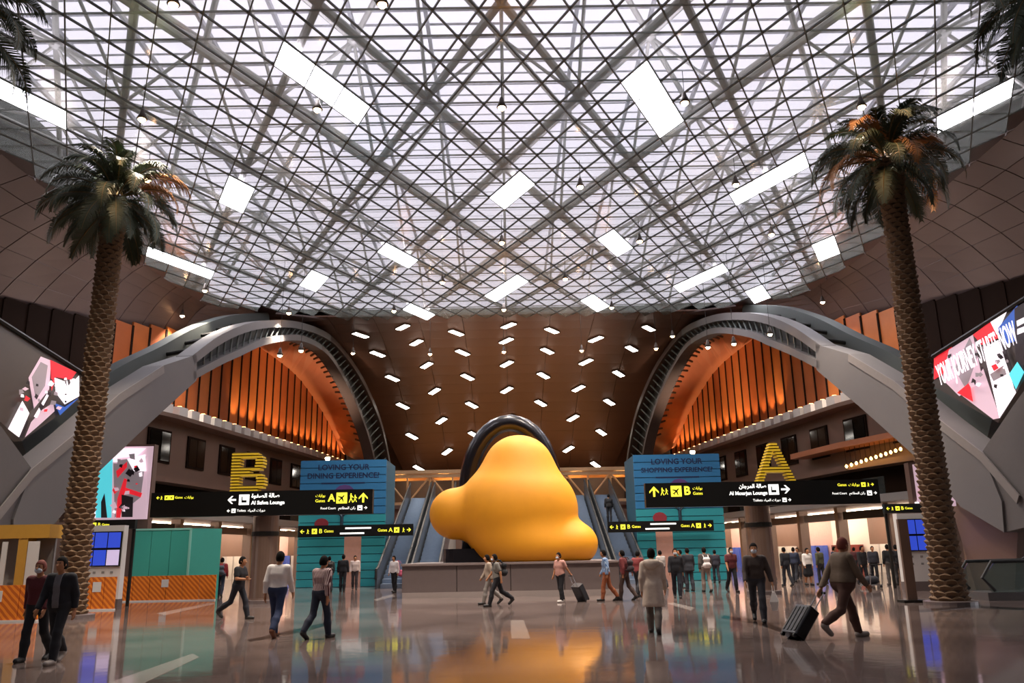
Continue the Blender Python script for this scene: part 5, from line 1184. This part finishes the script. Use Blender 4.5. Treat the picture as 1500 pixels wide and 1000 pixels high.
link('sack', sdf_mesh('sack', [cone((-.16, 0, .17), (.16, 0, .17), .17, k=0)], .025), cl('22242c'), B, world=False); obj('handle', MB().tube([(-.1, 0, .33), (-.06, 0, .42), (.06, 0, .42), (.1, 0, .33)], .014, 5), cl('22242c'), B, world=False)

# ================================================================ FESTOON LAMPS AND CANOPY BEFORE THE UPPER SHOPS
def aw(px, py, inset):
    v = ray(px, py); q = None
    for i in range(len(WL) - 1):
        a, b = WL[i] * [-1, 1], WL[i + 1] * [-1, 1]; e = b - a; n2 = np.array([-e[1], e[0]]); t = ((a - EYE[:2]) @ n2) / (v[:2] @ n2); p = EYE + v * t; u = ((p[:2] - a) @ e) / (e @ e)
        if t > 0 and -0.01 <= u <= 1.01: q = EYE + v * (t * (1 - inset / np.linalg.norm(v[:2] * t)))
    return q
T = thing('canopy', 'orange lit timber canopy beam along the upper floor beyond the letter A', 'canopy', tuple(aw(1250, 655, 0.6)))
ca, cb = aw(1188, 667, 0.1), aw(1318, 640, 0.1); zc0 = (ca[2] + cb[2]) / 2; sa, sb = s_of_y(cb[1] - 2.4), s_of_y(ca[1]); mb = MB()
st = [sa] + [q for q in WS if sa < q < sb] + [sb]
for q0, q1 in zip(st[:-1], st[1:]): wbox(mb, q0, q1, zc0 - .25, zc0 + .1, 0.36, 1.6, 1)
obj('beam', mb, M_copper, T)
q0 = s_of_y(30.0) + 4 + 3.3
while q0 < sb:
    if q0 > sa: mb = MB(); wbox(mb, q0 - .12, q0 + .12, zc0 - .2, zc0 + .05, 0.15, 0.45, 1); obj('bracket', mb, M_brown, T)
    q0 += 4.4
M_fest = mat('amber_bulb', 'ffd890', 0.5, em=14, emcol='ffc060', var=0)
FB = MB().lathe([(0.01, .12), (.06, .08), (.09, 0), (.06, -.07), (.01, -.1)], 8).mesh('bulb'); FB.materials.append(M_fest)
for k in range(12):
    q = aw(1240 + 7.2 * k, 683 - 2.3 * k, 2.0); T = thing('festoon_lamp', 'amber festoon bulb in the row beyond the letter A sign', 'lamp', tuple(q), 0, 'amber festoon bulbs along the upper floor')
    link('bulb', FB, None, T, world=False); seg('cord', tuple(q + (0, 0, .1)), (q[0], q[1], zc0 - 0.2), 0.015, M_void, T)

L = bpy.data.lights.new('added_kiosk_fill', 'SPOT'); L.energy = 2600; L.color = (1.0, 0.86, 0.7); L.spot_size = math.radians(90); L.spot_blend = 0.8; L.shadow_soft_size = 0.15  # extra lamps added to brighten the kiosk and hoardings
for x, y in ((-16.0, 21.5), (-15.0, 32.0)):
    o = bpy.data.objects.new('pendant_spot', L); C.objects.link(o); o.location = (x, y, ZS - 1.6)
    T = thing('pendant_lamp', 'added warm conical pendant lamp brightening the kiosk side', 'pendant lamp', (x, y, ZS - 1.3), 0, 'pendant spot lamps under the skylight')
    link('shade', PB, None, T, world=False); link('bulb', PG, None, T, world=False); seg('cord', (x, y, ZS - 0.9), (x, y, ZS - 0.04), 0.012, M_void, T)
